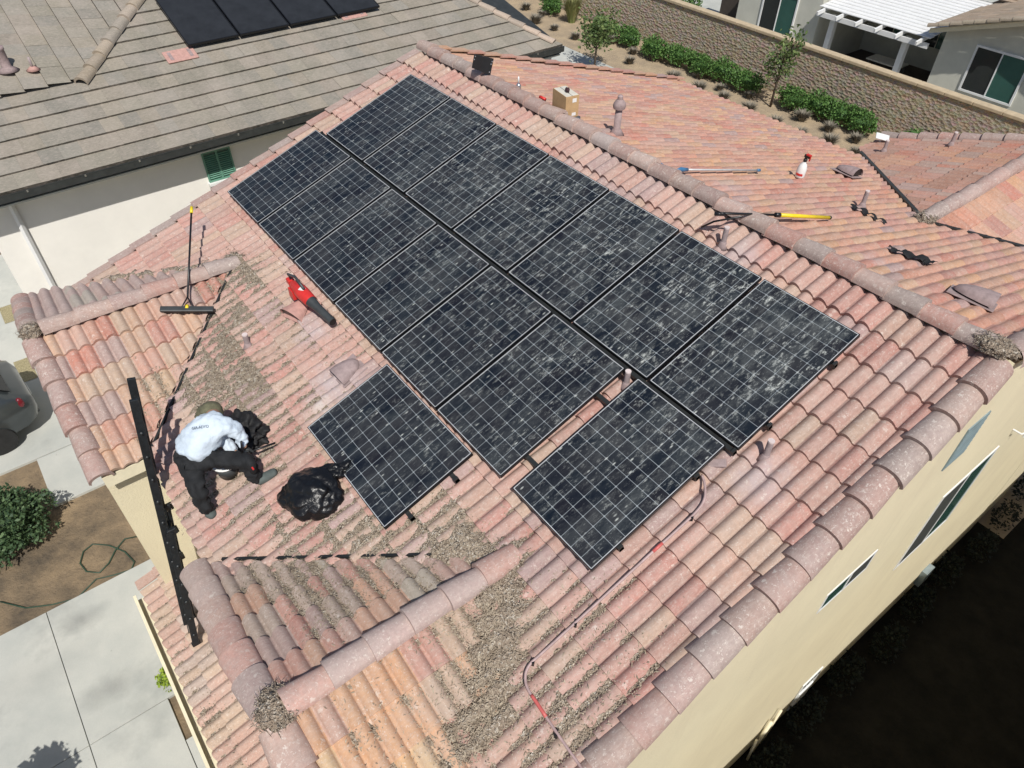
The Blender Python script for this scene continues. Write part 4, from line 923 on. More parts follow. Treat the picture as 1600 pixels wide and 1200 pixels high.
draped([REAR.hit(1388, 391, .04), REAR.hit(1405, 396, .04), REAR.hit(1425, 402, .04), REAR.hit(1445, 409, .04), REAR.hit(1459, 416, .04)], [.05, .08, .07, .09, .06], 'strip of black cloth lying alone on the far slope, right of the pipe')
draped([REAR.hit(1327, 323, .04), REAR.hit(1345, 330, .04), REAR.hit(1362, 339, .04), REAR.hit(1384, 350, .04)], [.06, .09, .05, .03], 'black cloth wrapped around the foot of a vent pipe on the far slope')
# white plate at the corner of the rear gable
p = G3L.hit(1379, 214, .12); mb = MB(frame_at(p, (.2, -.1, 1), (1, .6, 0))); mb.box((0, 0, 0), (.24, .18, .02)); mb.box((0, 0, -.07), (.03, .03, .14)); tag(mb.build('satellite_plate', 'paper_white', None, bevel=.006), 'small white plate at the far corner of the right-hand gable', 'plate')
# conduit
cp = [(1097, 743), (1101, 757), (1101, 778), (1090, 797), (1060, 826), (1020, 862), (960, 917), (900, 972), (845, 1022), (828, 1038), (821, 1055), (824, 1075), (840, 1100), (870, 1145), (912, 1205), (930, 1235)]
pts = [MAIN.hit(x, y, .095) for x, y in cp]
sm = []
for i in range(len(pts) - 1):
    p0_, p1_, p2_, p3_ = pts[max(i - 1, 0)], pts[i], pts[i + 1], pts[min(i + 2, len(pts) - 1)]
    for k in range(6):
        u_ = k / 6; sm.append(.5 * ((2 * p1_) + (p2_ - p0_) * u_ + (2 * p0_ - 5 * p1_ + 4 * p2_ - p3_) * u_ ** 2 + (3 * p1_ - p0_ - 3 * p2_ + p3_) * u_ ** 3))
t = thing('electrical_conduit', pts[8], 'thin pinkish conduit running from the panels down the right side of the roof', 'conduit')
mb = MB(); mb.tube(sm, .0115, 10); mb.build('conduit_tube', 'conduit', t, smooth=True)
mb = MB(); mb.tube([q + V((-.010, 0.008, .0)) for q in sm[:56]], .004, 8); mb.build('conduit_shadow', 'black_plastic', t, smooth=True)  # thin black tube stands in for the shadow beside the conduit
mb = MB(); mb.tube(sm[28:31], .0145, 10); mb.tube(sm[69:76], .0145, 10); mb.build('red_tape', 'red_tape', t, smooth=True)
mb = MB()
for k in (20, 42, 51, 78): mb.box(sm[k] - V((0, 0, .02)), (.02, .05, .05), Matrix.Rotation(.7, 3, 'Z'))
mb.build('clamp', 'black_plastic', t)
mb = MB(frame_at(MAIN.hit(1120, 722, .09), MAIN.n, (.7, .7, 0))); mb.box((0, 0, -.02), (.16, .08, .03)); tag(mb.build('flashing_plate', 'vent_paint', None, bevel=.01), 'grey flashing plate at the lowest panel corner beside a vent pipe', 'flashing')

# ------------------------------------------------------------ ladder
base = V((3.70, -5.86, -4.37)); top = V((3.40, -5.24, -.80))
ax = (top - base); LL = ax.length; ax.normalize(); sx = V((.975, -.19, .11)); sx = (sx - ax * sx.dot(ax)).normalized(); nn = ax.cross(sx)
t = thing('extension_ladder', base, 'black extension ladder standing on the low roof and leaning on the eave', 'ladder')
for (off, w_, s0, s1, depth) in ((0, .215, 0, .52, .0), (-.045, .19, .10, 1.0, -.045)):
    for sg in (-1, 1):
        mb = MB(); p_ = sx * sg * w_ + nn * depth; mb.bar(base + ax * LL * s0 + p_, base + ax * LL * s1 + p_, .034, .078, nn); mb.build('side_rail', 'ladder', t, bevel=.005)
    nr = int((s1 - s0) * LL / .30)
    for k in range(nr):
        q = base + ax * (LL * s0 + .18 + k * .30) + nn * depth; mb = MB(); mb.tube([q - sx * (w_ + .03), q + sx * (w_ + .03)], .020, 8); mb.build('rung', 'ladder', t, smooth=True)
for sg in (-1, 1):
    mb = MB(); mb.box(base + sx * sg * .20 + V((0, 0, -.01)), (.05, .10, .06)); mb.build('rubber_foot', 'black_plastic', t, bevel=.008)
mb = MB(); pr = [base + ax * (LL * s) + sx * .19 * math.sin(s * 25) + nn * -.05 for s in [k / 40 * .9 + .05 for k in range(41)]]; mb.tube(pr, .006, 6); mb.build('rope', 'dark_grey', t, smooth=True)
for s in (.30, .42, .52):
    for sg in (-1, 1): mb = MB(); mb.box(base + ax * LL * s + sx * .20 * sg + nn * .02, (.05, .10, .09)); mb.build('rung_lock', 'ladder', t, bevel=.01)

# ------------------------------------------------------------ the worker
def skin_body(name, nodes, edges, mat, parent, sub=2, root=0):
    me = bpy.data.meshes.new(name); o0 = world_origin(parent)
    me.from_pydata([tuple(V(n[0]) - o0) for n in nodes], edges, []); me.update(); me.materials.append(M[mat])
    o = bpy.data.objects.new(name, me); COL.objects.link(o); o.parent = parent
    sk = o.modifiers.new('skin', 'SKIN'); sk.use_smooth_shade = True
    sk_l = me.skin_vertices[0] if len(me.skin_vertices) else None
    if sk_l is None:
        bpy.context.view_layer.objects.active = o; sk_l = me.skin_vertices[0]
    for i, n in enumerate(nodes):
        r_ = n[1]; sk_l.data[i].radius = (r_, r_) if not isinstance(r_, tuple) else r_; sk_l.data[i].use_root = (i == root)
    sb = o.modifiers.new('sub', 'SUBSURF'); sb.levels = sub; sb.render_levels = sub
    return o
H = lambda x, y, h: MAIN.hit(x, y, h)
person = thing('person', H(340, 745, 0), 'person in a white hoodie and black trousers crouching over a bucket on the roof', 'person')
pel = H(296, 720, .50); wst = H(303, 700, .58); chest = H(322, 672, .68); neck = H(338, 656, .66); head = H(331, 647, .50)
shN, shF = H(354, 664, .64), H(318, 658, .62)
elN, haN = H(376, 678, .48), H(383, 701, .36)
elF, haF = H(352, 690, .42), H(372, 712, .30)
hipN, hipF = H(300, 732, .47), H(300, 716, .50)
kF, aF, tF = H(385, 720, .40), H(398, 752, .12), H(427, 738, .09)
kN, aN, tN = H(309, 770, .42), H(324, 797, .12), H(332, 804, .07)
# continuous body
nodes = [(pel, .09), (wst, .085), (chest, .10), (neck, .055), (head, .095), (shN, .045), (elN, .036), (haN, .027), (shF, .045), (elF, .036), (haF, .027), (hipN, .06), (kN, .045), (aN, .028), (tN, .026), (hipF, .06), (kF, .045), (aF, .028), (tF, .026)]
edges = [(0, 1), (1, 2), (2, 3), (3, 4), (2, 5), (5, 6), (6, 7), (2, 8), (8, 9), (9, 10), (0, 11), (11, 12), (12, 13), (13, 14), (0, 15), (15, 16), (16, 17), (17, 18)]
skin_body('body', nodes, edges, 'skin', person)
nodes = [(pel.lerp(hipN.lerp(hipF, .5), .25) + V((0, 0, .05)), (.205, .185)), (wst, (.19, .17)), (chest, (.185, .165)), (chest.lerp(neck, .6), .12), (neck, .085), (shN, .095), (shN.lerp(elN, .5), .08), (elN, .07), (elN.lerp(haN, .85), .045), (shF, .095), (elF, .07), (elF.lerp(haF, .8), .045)]
edges = [(0, 1), (1, 2), (2, 3), (3, 4), (2, 5), (5, 6), (6, 7), (7, 8), (2, 9), (9, 10), (10, 11)]
hood_o = skin_body('hoodie', nodes, edges, 'hoodie', person, sub=3)
ds = hood_o.modifiers.new('folds', 'DISPLACE'); tx = bpy.data.textures.new('folds', 'CLOUDS'); tx.noise_scale = .075; ds.texture = tx; ds.strength = .065; ds.mid_level = .5
nodes = [(pel.lerp(wst, .35), (.175, .165)), (pel + V((.0, 0, -.05)), (.175, .165)), (hipN, .115), (hipN.lerp(kN, .5), .10), (kN, .085), (kN.lerp(aN, .5), .075), (aN.lerp(tN, .25), .062), (hipF, .115), (hipF.lerp(kF, .5), .10), (kF, .09), (kF.lerp(aF, .5), .08), (aF.lerp(tF, .2), .06)]
edges = [(0, 1), (1, 2), (2, 3), (3, 4), (4, 5), (5, 6), (1, 7), (7, 8), (8, 9), (9, 10), (10, 11)]
tro = skin_body('trousers', nodes, edges, 'trouser', person, sub=3)
ds = tro.modifiers.new('folds', 'DISPLACE'); ds.texture = tx; ds.strength = .085; ds.mid_level = .5
for (an, to) in ((aN, tN), (aF, tF)):
    d_ = (to - an); nodes = [(an + V((0, 0, -.01)), .062), (an.lerp(to, .5) + V((0, 0, -.02)), (.060, .052)), (to, (.056, .042)), (to + d_.normalized() * .04, (.04, .03))]
    so_ = skin_body('shoe', nodes, [(0, 1), (1, 2), (2, 3)], 'shoe_sole', person)
def hand(wr, d, side, mat='dark_grey'):
    d = V(d).normalized(); s_ = d.cross(V((0, 0, 1))).normalized() * side; nodes = [(wr, .028), (wr + d * .05, (.038, .02))]; edges = [(0, 1)]
    for k, (o_, l_) in enumerate(((-.03, .060), (-.01, .072), (.01, .068), (.03, .052))):
        b_ = wr + d * .085 + s_ * o_; i = len(nodes); nodes += [(b_, .0105), (b_ + d * l_ * .5 + V((0, 0, -.012)), .0098), (b_ + d * l_ * .8 + V((0, 0, -.035)), .0085)]; edges += [(1, i), (i, i + 1), (i + 1, i + 2)]
    i = len(nodes); nodes += [(wr + d * .03 - s_ * .045, .012), (wr + d * .06 - s_ * .065 + V((0, 0, -.01)), .010)]; edges += [(0, i), (i, i + 1)]
    return skin_body('glove', nodes, edges, mat, person)
hand(haN, H(388, 716, .26) - haN, 1); hand(haF, H(388, 722, .24) - haF, -1)
# head covering, face and knee pad
hd = (head - neck).normalized(); T = frame_at(head, -hd, V((.6, -.6, .2)))
mb = MB(Matrix.Translation(head)); mb.blob((0, 0, .02), .118, 4, .06, 2, 3, (1, 1, 1.05)); mb.build('beanie', 'khaki', person, smooth=True)
mb = MB(); mb.blob(H(324, 648, .44), .11, 4, .16, 3, 6, (1.35, 1.0, .5)); mb.build('hood_brim', 'khaki', person, smooth=True)
fdir = V((.55, .35, -.6)).normalized()
mb = MB(); fc = head + fdir * .10; mb.blob(fc, .018, 2, .1, 1, 1, (1, 1, 1.3)); mb.build('nose', 'skin', person, smooth=True)
mb = MB()
for sg in (-1, 1): mb.blob(head + fdir * .088 + V((.35, -.5, .1)).normalized() * .03 * sg + V((0, 0, .02)), .011, 2, 0)
mb.build('eyes', 'black_plastic', person, smooth=True)
mb = MB(); mb.tube([H(381, 712, .42), H(392, 724, .40), H(397, 738, .30)], [.045, .05, .03], 12); mb.build('knee_pad', 'trouser', person, smooth=True)
mb = MB(); mb.box(H(395, 732, .485), (.035, .015, .01)); mb.build('knee_pad_tab', 'red', person)
# small print on the back
txt = bpy.data.curves.new('back_print', 'FONT'); txt.body = 'SOLAR CARE'; txt.body = 'GIA-ADYO'; txt.size = .038; txt.extrude = .0015; txt.align_x = 'CENTER'; txt.align_y = 'CENTER'
to = bpy.data.objects.new('back_print', txt); COL.objects.link(to)
bk = H(313, 668, .885); vw = (CAM - bk).normalized(); r_ = (H(324, 668, .88) - H(302, 671, .88)).normalized(); y_ = vw.cross(r_).normalized()
mt = Matrix((r_, y_, r_.cross(y_))).transposed().to_4x4(); mt.translation = bk; to.matrix_world = mt
dg = bpy.context.evaluated_depsgraph_get(); me_t = bpy.data.meshes.new_from_object(to.evaluated_get(dg)); me_t.transform(to.matrix_world); me_t.transform(Matrix.Translation(-world_origin(person)))
bpy.data.objects.remove(to)
to = bpy.data.objects.new('back_print', me_t); COL.objects.link(to); to.parent = person; me_t.materials.clear(); me_t.materials.append(pm('grey_print', (.13, .17, .22), .9))
# snug the print to the cloth
bpy.context.view_layer.update(); dg = bpy.context.evaluated_depsgraph_get(); hev = hood_o.evaluated_get(dg)
o0 = world_origin(person); cl = CAM - o0
for q in me_t.vertices:
    dr = (q.co - cl).normalized(); ok, loc, nrm, _ = hev.ray_cast(cl, dr)
    if ok: q.co = loc + nrm * .003
# bucket, black sack, wand
p = H(360, 742, .0)
t = thing('bucket', p, 'white-rimmed bucket of debris between the crouching person\'s legs', 'bucket')
T = Matrix.Translation(p + V((0, 0, .03)))
mb = MB(T); mb.lathe([(.10, 0), (.13, .19), (.12, .185), (.10, .17)], 24); mb.build('pail', 'dark_grey', t, smooth=True)
mb = MB(T); mb.lathe([(.128, .178), (.142, .182), (.142, .196), (.126, .196)], 24); mb.build('rim', 'paper_white', t, smooth=True)
mb = MB(T); mb.blob((0, 0, .15), .11, 3, .15, 3, 2, (1, 1, .3)); mb.build('contents', 'litter', t, smooth=True)
mb = MB(frame_at(H(379, 676, .13), MAIN.n, (.9, .4, 0))); mb.blob((0, 0, 0), .27, 5, .35, 2.6, 12, (1.0, .72, .60)); tag(mb.build('black_sack', 'rag', None, smooth=True), 'limp black cloth sack beside the crouching person', 'sack')
mb = MB(); mb.tube([H(385, 708, .30), H(430, 692, .20)], .011, 8); mb.tube([H(377, 690, .52), H(379, 712, .34)], .012, 8); tag(mb.build('scraper', 'black_plastic', None, smooth=True), 'thin black scraper in the crouching person\'s hand', 'tool')

# ------------------------------------------------------------ ground
def sheet(name, pts, z, mat, kind='structure'):
    mb = MB(); mb.poly([(x, y, z) for x, y in pts]); o = mb.build(name, mat, None, recalc=False)
    if o.data.polygons[0].normal.z < 0: o.data.flip_normals()
    o['kind'] = kind; return o
def slab(name, x0, x1, y0, y1, z=GZ + .06, mat='concrete', jx=(), jy=()):
    mb = MB(); xs = [x0] + list(jx) + [x1]; ys = [y0] + list(jy) + [y1]; g = .006
    for a, b in zip(xs, xs[1:]):
        for c, d in zip(ys, ys[1:]): mb.box(((a + b) / 2, (c + d) / 2, z - .05), (b - a - 2 * g, d - c - 2 * g, .1))
    mb.box(((x0 + x1) / 2, (y0 + y1) / 2, z - .08), (x1 - x0 - .01, y1 - y0 - .01, .1))
    o = mb.build(name, mat, None, bevel=.004); o['kind'] = 'structure'; return o
sheet('ground', [(-120, -120), (120, -120), (120, 160), (-120, 160)], GZ, 'soil')
slab('driveway', -.36, 2.40, -20, -5.95, jy=(-14.5, -11.2, -7.93)); slab('driveway', 2.40, 8.4, -20, -6.75, jx=(5.4,), jy=(-14.5, -11.2, -7.93)); slab('driveway', 3.20, 8.4, -6.75, -5.5, jx=(5.4,))
slab('path', -4.20, -2.70, -7.27, -4.9)
slab('driveway', -13, -4.22, -30, 3, z=GZ + .056, jx=(-9.9, -7.0,), jy=(-20, -14, -9.5, -4))
slab('patio', -26, -12.35, 9.2, 17.75, z=GZ + .05)
sheet('garden_bed', [(-40, 17.6), (9, 17.6), (9, 21.2), (-40, 21.2)], GZ + .03, 'mulch')
sheet('back_yard', [(-12.3, 7), (9, 7), (9, 17.6), (-12.3, 17.6)], GZ + .02, 'mulch')
sheet('side_yard', [(8.5, -12), (13.0, -12), (13.0, 20), (8.5, 20)], GZ + .012, 'soil_with_shade')
def gp(x, y): q = PZ(x, y, GZ + .06); return (q.x, q.y)
for (x, y, w_, h_) in ((15, 490, .35, .8), (40, 578, .35, .9)):
    c = gp(x, y); sheet('gravel_strip', [(c[0] - h_ / 2, c[1] - w_ / 2), (c[0] + h_ / 2, c[1] - w_ / 2), (c[0] + h_ / 2, c[1] + w_ / 2), (c[0] - h_ / 2, c[1] + w_ / 2)], GZ + .068, 'gravel')

# garden hose
hp = [(215, 838), (195, 842), (180, 860), (170, 880), (155, 895), (135, 893), (125, 880), (130, 862), (145, 850), (170, 852), (195, 862), (210, 878), (205, 890), (180, 898), (150, 905), (120, 935), (80, 945), (40, 950), (0, 940)]
P = [PZ(x, y, GZ + .03) for x, y in hp]
mb = MB(); mb.tube(P, .013, 6); tag(mb.build('garden_hose', 'hose', None, smooth=True), 'dark green garden hose looped on the bare soil beside the driveway', 'hose')

# ------------------------------------------------------------ plants
def leaf_mesh(name, n, shape, size, mat, seed, shell=.6, blades=False):
    rd = random.Random(seed); bm = bmesh.new(); lay = bm.verts.layers.float.new('leafv')
    for k in range(n):
        while True:
            d = V((rd.gauss(0, 1), rd.gauss(0, 1), rd.gauss(0, 1))).normalized()
            if d.z > -.55: break
        lump = 1 + .30 * noise.noise(d * 2.3 + V((seed, 0, 0))) * 1.5 + .18 * noise.noise(d * 5 + V((0, seed, 0)))
        rr = rd.uniform(shell, 1) ** .6 * lump
        p = V((d.x * shape[0], d.y * shape[1], d.z * shape[2])) * rr
        s = size * rd.uniform(.6, 1.3); ax_ = (d * .7 + V((rd.uniform(-1, 1), rd.uniform(-1, 1), rd.uniform(-.6, 1)))).normalized(); sd = ax_.cross(V((rd.uniform(-1, 1), rd.uniform(-1, 1), rd.uniform(-1, 1)))).normalized()
        t_ = rd.random()
        vs = [bm.verts.new(p - ax_ * s * .6), bm.verts.new(p + sd * s * .38), bm.verts.new(p + ax_ * s * .7), bm.verts.new(p - sd * s * .38)]
        for v in vs: v[lay] = t_
        bm.faces.new(vs)
    me = bpy.data.meshes.new(name); bm.to_mesh(me); bm.free(); me.materials.append(M[mat]); return me
def core_mesh(shape, seed, mat):
    mb = MB(); mb.blob((0, 0, 0), 1, 2, .2, 2, seed, tuple(q * .72 for q in shape)); bm = mb.bm; lay = bm.verts.layers.float.new('leafv')
    me = bpy.data.meshes.new('inner_twigs'); bm.to_mesh(me); bm.free(); me.materials.append(M[mat]); return me
def shrub(name, loc, me, lb, cat, group=None, sc_=(1, 1, 1), rz=0, stem=.3):
    t = thing(name, loc, lb, cat, group)
    o = bpy.data.objects.new('foliage', me); COL.objects.link(o); o.parent = t; o.scale = sc_; o.rotation_euler.z = rz; o.location.z = stem
    return t, o
hm = [leaf_mesh('foliage', 1500, (.72, .45, .42), .075, 'leaf', s) for s in (1, 2, 3)]
sm_ = MB(); sm_.tube([(0, 0, 0), (.02, .01, .35)], [.04, .03], 6); stem_me = None
hedge_px = [(862, 8), (905, 20), (945, 45), (983, 58), (1022, 76), (1060, 88), (1095, 102), (1130, 112), (1165, 128), (1240, 155), (1278, 165), (1312, 178), (1345, 190), (1455, 208)]
ordl = ['first', 'second', 'third', 'fourth', 'fifth', 'sixth', 'seventh', 'eighth', 'ninth', 'tenth', 'eleventh', 'twelfth', 'thirteenth']
for i, (x, y) in enumerate(hedge_px):
    q = PZ(x, y, GZ + .45)
    lb = ('lone low green shrub at the foot of the stone wall, right end' if i == 13 else 'rounded green shrub, %s from the left in the hedge row along the stone wall' % ordl[i])
    if i == 1: continue
    t, o = shrub('shrub', (q.x, min(q.y, 20.9), GZ), hm[i % 3], lb, 'shrub', 'green shrubs along the stone wall', ((1.0, 1.0, 1.1) if i < 13 else (.8, .6, .7)), (i % 3 - 1) * .25, .45)
    mb = MB(Matrix.Translation(t.location)); mb.tube([(0, 0, 0), (.02, .02, .5)], [.05, .035], 6); mb.build('stem', 'bark', t)
    c = bpy.data.objects.new('inner_twigs', core_mesh((.70, .42, .38), i, 'leaf')); COL.objects.link(c); c.parent = t; c.location.z = .45
def blades(name, n, r, h, mat, seed, spread=.6, wd=.012):
    rd = random.Random(seed); bm = bmesh.new(); lay = bm.verts.layers.float.new('leafv')
    for k in range(n):
        th = rd.uniform(0, 6.28); r0 = r * .25 * rd.random(); q = V((math.cos(th), math.sin(th), 0)); hh = h * rd.uniform(.5, 1.05); sp_ = r * rd.uniform(.2, 1) * spread
        p0_ = q * r0; p1_ = q * (r0 + sp_ * .45) + V((0, 0, hh * .7)); p2_ = q * (r0 + sp_) + V((0, 0, hh)); sd = V((-q.y, q.x, 0)) * wd; tv = rd.random()
        a = [bm.verts.new(p0_ - sd), bm.verts.new(p0_ + sd), bm.verts.new(p1_ + sd), bm.verts.new(p1_ - sd), bm.verts.new(p2_)]
        for v, z in zip(a, (0, 0, .5, .5, 1)): v[lay] = min(1, tv * .6 + z * .5)
        bm.faces.new(a[:4]); bm.faces.new([a[3], a[2], a[4]])
    me = bpy.data.meshes.new(name); bm.to_mesh(me); bm.free(); me.materials.append(M[mat]); return me
tm = [blades('tussock', 420, .30, .34, 'dry_stem', s, 1.1, .010) for s in (1, 2, 3)]
tus = [(822, 12), (780, 14), (846, 22), (837, 33), (866, 44), (899, 58), (957, 64), (989, 81), (984, 96), (1019, 91), (1091, 119), (1051, 123), (1091, 139), (1130, 153), (1170, 150), (1169, 172), (1125, 138), (1252, 185), (1211, 192), (1250, 208), (1294, 202), (1295, 223), (1336, 219), (1335, 239)]
ORD = ordl + ['fourteenth', 'fifteenth', 'sixteenth', 'seventeenth', 'eighteenth', 'nineteenth', 'twentieth', 'twenty-first', 'twenty-second', 'twenty-third', 'twenty-fourth']
for i, (x, y) in enumerate(sorted(tus)):
    q = PZ(x, y + 3, GZ + .05); o = bpy.data.objects.new('dry_tussock', tm[i % 3]); COL.objects.link(o); o.location = (q.x, q.y, GZ + .02); s = .8 + .5 * jitter(i, 1, 2); o.scale = (s, s, s); o.rotation_euler.z = i
    tag(o, 'small grey-brown dry tussock, %s from the left in the tan mulch bed' % ORD[i], 'tussock', 'dry tussocks in the mulch bed')
q = PZ(893, 36, GZ); o = bpy.data.objects.new('ornamental_grass', blades('ornamental_grass', 1500, .62, 1.25, 'grass_blade', 5, .9, .010)); COL.objects.link(o); o.location = (q.x, q.y, GZ); tag(o, 'tall yellow-green ornamental grass clump in the mulch bed', 'grass clump')
def tree(px, h, cw, me, nlimb, lb, seed, stake=False):
    base = PZ(px[0], px[1], GZ); rd = random.Random(seed)
    t = thing('small_tree', base, lb, 'tree'); mb = MB(Matrix.Translation(base)); tips = []
    mb.tube([(0, 0, 0), (.02, 0, h * .4), (.05, .03, h * .9)], [.05, .04, .012], 8)
    for k in range(nlimb):
        th = k * 2.4 + seed; z0 = h * rd.uniform(.3, .65); e = V((math.cos(th) * cw * rd.uniform(.5, 1), math.sin(th) * cw * rd.uniform(.5, 1), z0 + h * rd.uniform(.15, .4))); mb.tube([(.02, 0, z0), e * .5 + V((0, 0, z0 * .5 + .02)), e], [.022, .014, .005], 6); tips.append(e)
    mb.build('trunk', 'bark', t, smooth=True)
    bm = bmesh.new(); lay = bm.verts.layers.float.new('leafv')
    for k in range(me):
        e = rd.choice(tips + [V((.05, .03, h * .9)), V((.03, 0, h * .75))]); p = e * rd.uniform(.6, 1.05) + V((0, 0, (1 - .9) * h * .5)) + V((rd.gauss(0, .16), rd.gauss(0, .16), rd.gauss(0, .2)))
        ax_ = V((rd.uniform(-1, 1), rd.uniform(-1, 1), rd.uniform(-.3, 1))).normalized(); sd = ax_.cross(V((rd.uniform(-1, 1), rd.uniform(-1, 1), .3))).normalized(); s = rd.uniform(.05, .10); tv = rd.random()
        vs = [bm.verts.new(p - ax_ * s), bm.verts.new(p + sd * s * .5), bm.verts.new(p + ax_ * s), bm.verts.new(p - sd * s * .5)]
        for v in vs: v[lay] = tv
        bm.faces.new(vs)
    mm_ = bpy.data.meshes.new('crown'); bm.to_mesh(mm_); bm.free(); mm_.materials.append(M['leaf_young']); c = bpy.data.objects.new('crown', mm_); COL.objects.link(c); c.parent = t
tree((928, 112), 2.3, .75, 1300, 11, 'young tree with loose light green leaves just beyond the far eave', 3)
tree((1203, 168), 2.9, .6, 700, 9, 'thin staked young tree in front of the stone wall', 6)
bmh = leaf_mesh('foliage', 7000, (.72, .80, .62), .065, 'leaf_dark', 11, .5)
t, o = shrub('bush', (PZ(-6, 818, GZ + .6).x, PZ(-6, 818, GZ + .6).y, GZ), bmh, 'big round green bush beside the concrete path, cut by the left edge', 'bush', stem=.55)
c = bpy.data.objects.new('inner_twigs', core_mesh((.72, .80, .62), 3, 'leaf_dark')); COL.objects.link(c); c.parent = t; c.location.z = .55
t, o = shrub('small_plant', (PZ(269, 1062, GZ + .1).x, PZ(269, 1062, GZ + .1).y, GZ), leaf_mesh('foliage', 420, (.20, .20, .2), .05, 'leaf_lime', 21, .3), 'small lime-green plant at the driveway edge under the pent roof gutter', 'plant', stem=.22)
t, o = shrub('small_tree', (3.85, -9.10, GZ), leaf_mesh('crown', 900, (.50, .36, .40), .10, 'leaf_young', 44, .3), 'small round-headed tree beside the driveway, just below the picture, casting the dark blot', 'tree', stem=1.95)
mb = MB(); mb.tube([(3.85, -9.10, GZ), (3.87, -9.08, GZ + 1.9)], [.06, .04], 8); mb.build('trunk', 'bark', t)
M['leaf_with_shade'] = m_leaf('leaf_painted_shade', (.005, .009, .006), (.012, .018, .010)); shm = leaf_mesh('foliage', 400, (.22, .40, .22), .05, 'leaf_with_shade', 31, .5)  # leaf colour lowered so the shade by the side wall is painted in
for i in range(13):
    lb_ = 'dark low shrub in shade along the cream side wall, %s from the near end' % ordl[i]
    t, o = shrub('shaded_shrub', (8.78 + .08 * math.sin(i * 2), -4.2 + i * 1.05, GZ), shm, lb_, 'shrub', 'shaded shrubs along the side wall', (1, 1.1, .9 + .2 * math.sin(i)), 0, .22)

# ------------------------------------------------------------ neighbour on the left
nb = thing('house', (-9, 0, GZ), 'white stucco house with grey flat tile roof and dark gutter, upper left', 'house')
NT = .33; cN = 1 / math.hypot(1, NT); GX, GZE = -4.37, -2.10
NB = Slope((-10.6, 0, GZE + NT * (10.6 + GX)), (0, 1, 0), (cN, 0, -NT * cN))
bN = 6.23 / cN
k_h = math.hypot(2.06, 2.0) and 1.0
yE = 6.80
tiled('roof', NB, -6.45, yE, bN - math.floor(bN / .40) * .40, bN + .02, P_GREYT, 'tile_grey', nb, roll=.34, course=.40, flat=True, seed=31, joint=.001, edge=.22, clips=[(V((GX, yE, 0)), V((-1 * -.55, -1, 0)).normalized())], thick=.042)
# cross roof left of the hip, its tiles turned the other way
hipA, hipB = NB.hit(130, 125, .05), NB.hit(215, 0, .05)
XL = Slope(hipA + V((0, 0, .02)), V((-1, 0, 0)), V((0, -1, -.0)))
XL = Slope(NB.pt(NB.ab(hipA)[0] + 3.4, NB.ab(hipA)[1], .05), -NB.d, -NB.u)
hd_ = (hipB - hipA); hn = V((hd_.y, -hd_.x, 0)).normalized()
if hn.y > 0: hn = -hn
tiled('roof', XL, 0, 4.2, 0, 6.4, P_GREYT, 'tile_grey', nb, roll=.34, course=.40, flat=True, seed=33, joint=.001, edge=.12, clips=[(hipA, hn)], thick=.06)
caps('ridge_cap', hipA - hd_.normalized() * .1, hipB + hd_ * .8, (0, 0, 1), [(.34, .28, .21), (.30, .25, .19), (.36, .30, .24), (.27, .24, .20)], nb, r=.12, L=.42, mat='tile_grey', seed=21)
ra, rb_ = NB.hit(866, 66, .04), NB.hit(735, -3, .04)
caps('ridge_cap', ra, rb_ + (rb_ - ra) * 2.2, (0, 0, 1), [(.42, .33, .26), (.38, .31, .25)], nb, r=.10, L=.42, mat='tile_grey', seed=22, rise=.5)
mb = MB(); mb.prism([NB.pt(-6.4, .3, -.01), NB.pt(yE - .9, .3, -.01), NB.pt(yE, bN - .02, -.01), NB.pt(-6.4, bN - .02, -.01)], NB.n * -.08); mb.build('roof_deck', 'dark_gutter', nb)
mb = MB()
mb.box((GX + .06, .18, GZE - .07), (.015, 13.3, .12)); mb.box((GX + .01, .18, GZE - .12), (.10, 13.3, .014)); mb.box((GX + .055, .18, GZE - .008), (.03, 13.3, .012)); mb.box((GX - .06, .18, GZE - .10), (.02, 13.3, .20)); mb.build('gutter', 'dark_gutter', nb)
mb = MB()
for k in range(14): mb.box((GX + .07, -6.1 + k * .93, GZE - .02), (.02, .03, .04))
mb.build('gutter_bracket', 'chrome', nb)
mb = MB(); mb.box(((GX - 4.85) / 2 - .01, .18, GZE - .22), (.46, 13.2, .03)); mb.build('soffit', 'stucco_grey', nb)
mb = MB(); mb.box((-10.4, .45, (GZ + GZE - .23) / 2), (11.1, 12.9, GZE - .23 - GZ)); mb.build('wall', 'stucco_white', nb)
mb = MB(); mb.tube([(-4.78, -5.50, -2.3), (-4.80, -5.50, GZ + .1)], .05, 4); mb.build('downspout', 'white', nb)
# shuttered window on its side wall
w1, w2 = -2.08, -1.57
wf = window(-4.85, w1, w2, -3.12, -2.55, nb, frame='shutter', panes=('glass_green', 'glass_green'), fw=.03)
mb = MB()
for k in range(12): mb.box((-4.815, (w1 + w2) / 2, -3.08 + k * .042), (.02, w2 - w1 - .02, .016), Matrix.Rotation(.6, 3, 'Y'))
mb.build('shutter_slats', 'shutter', wf)
mb = MB(); mb.box((-4.80, (w1 + w2) / 2, -3.18), (.12, .62, .05)); mb.build('sill', 'white', wf)
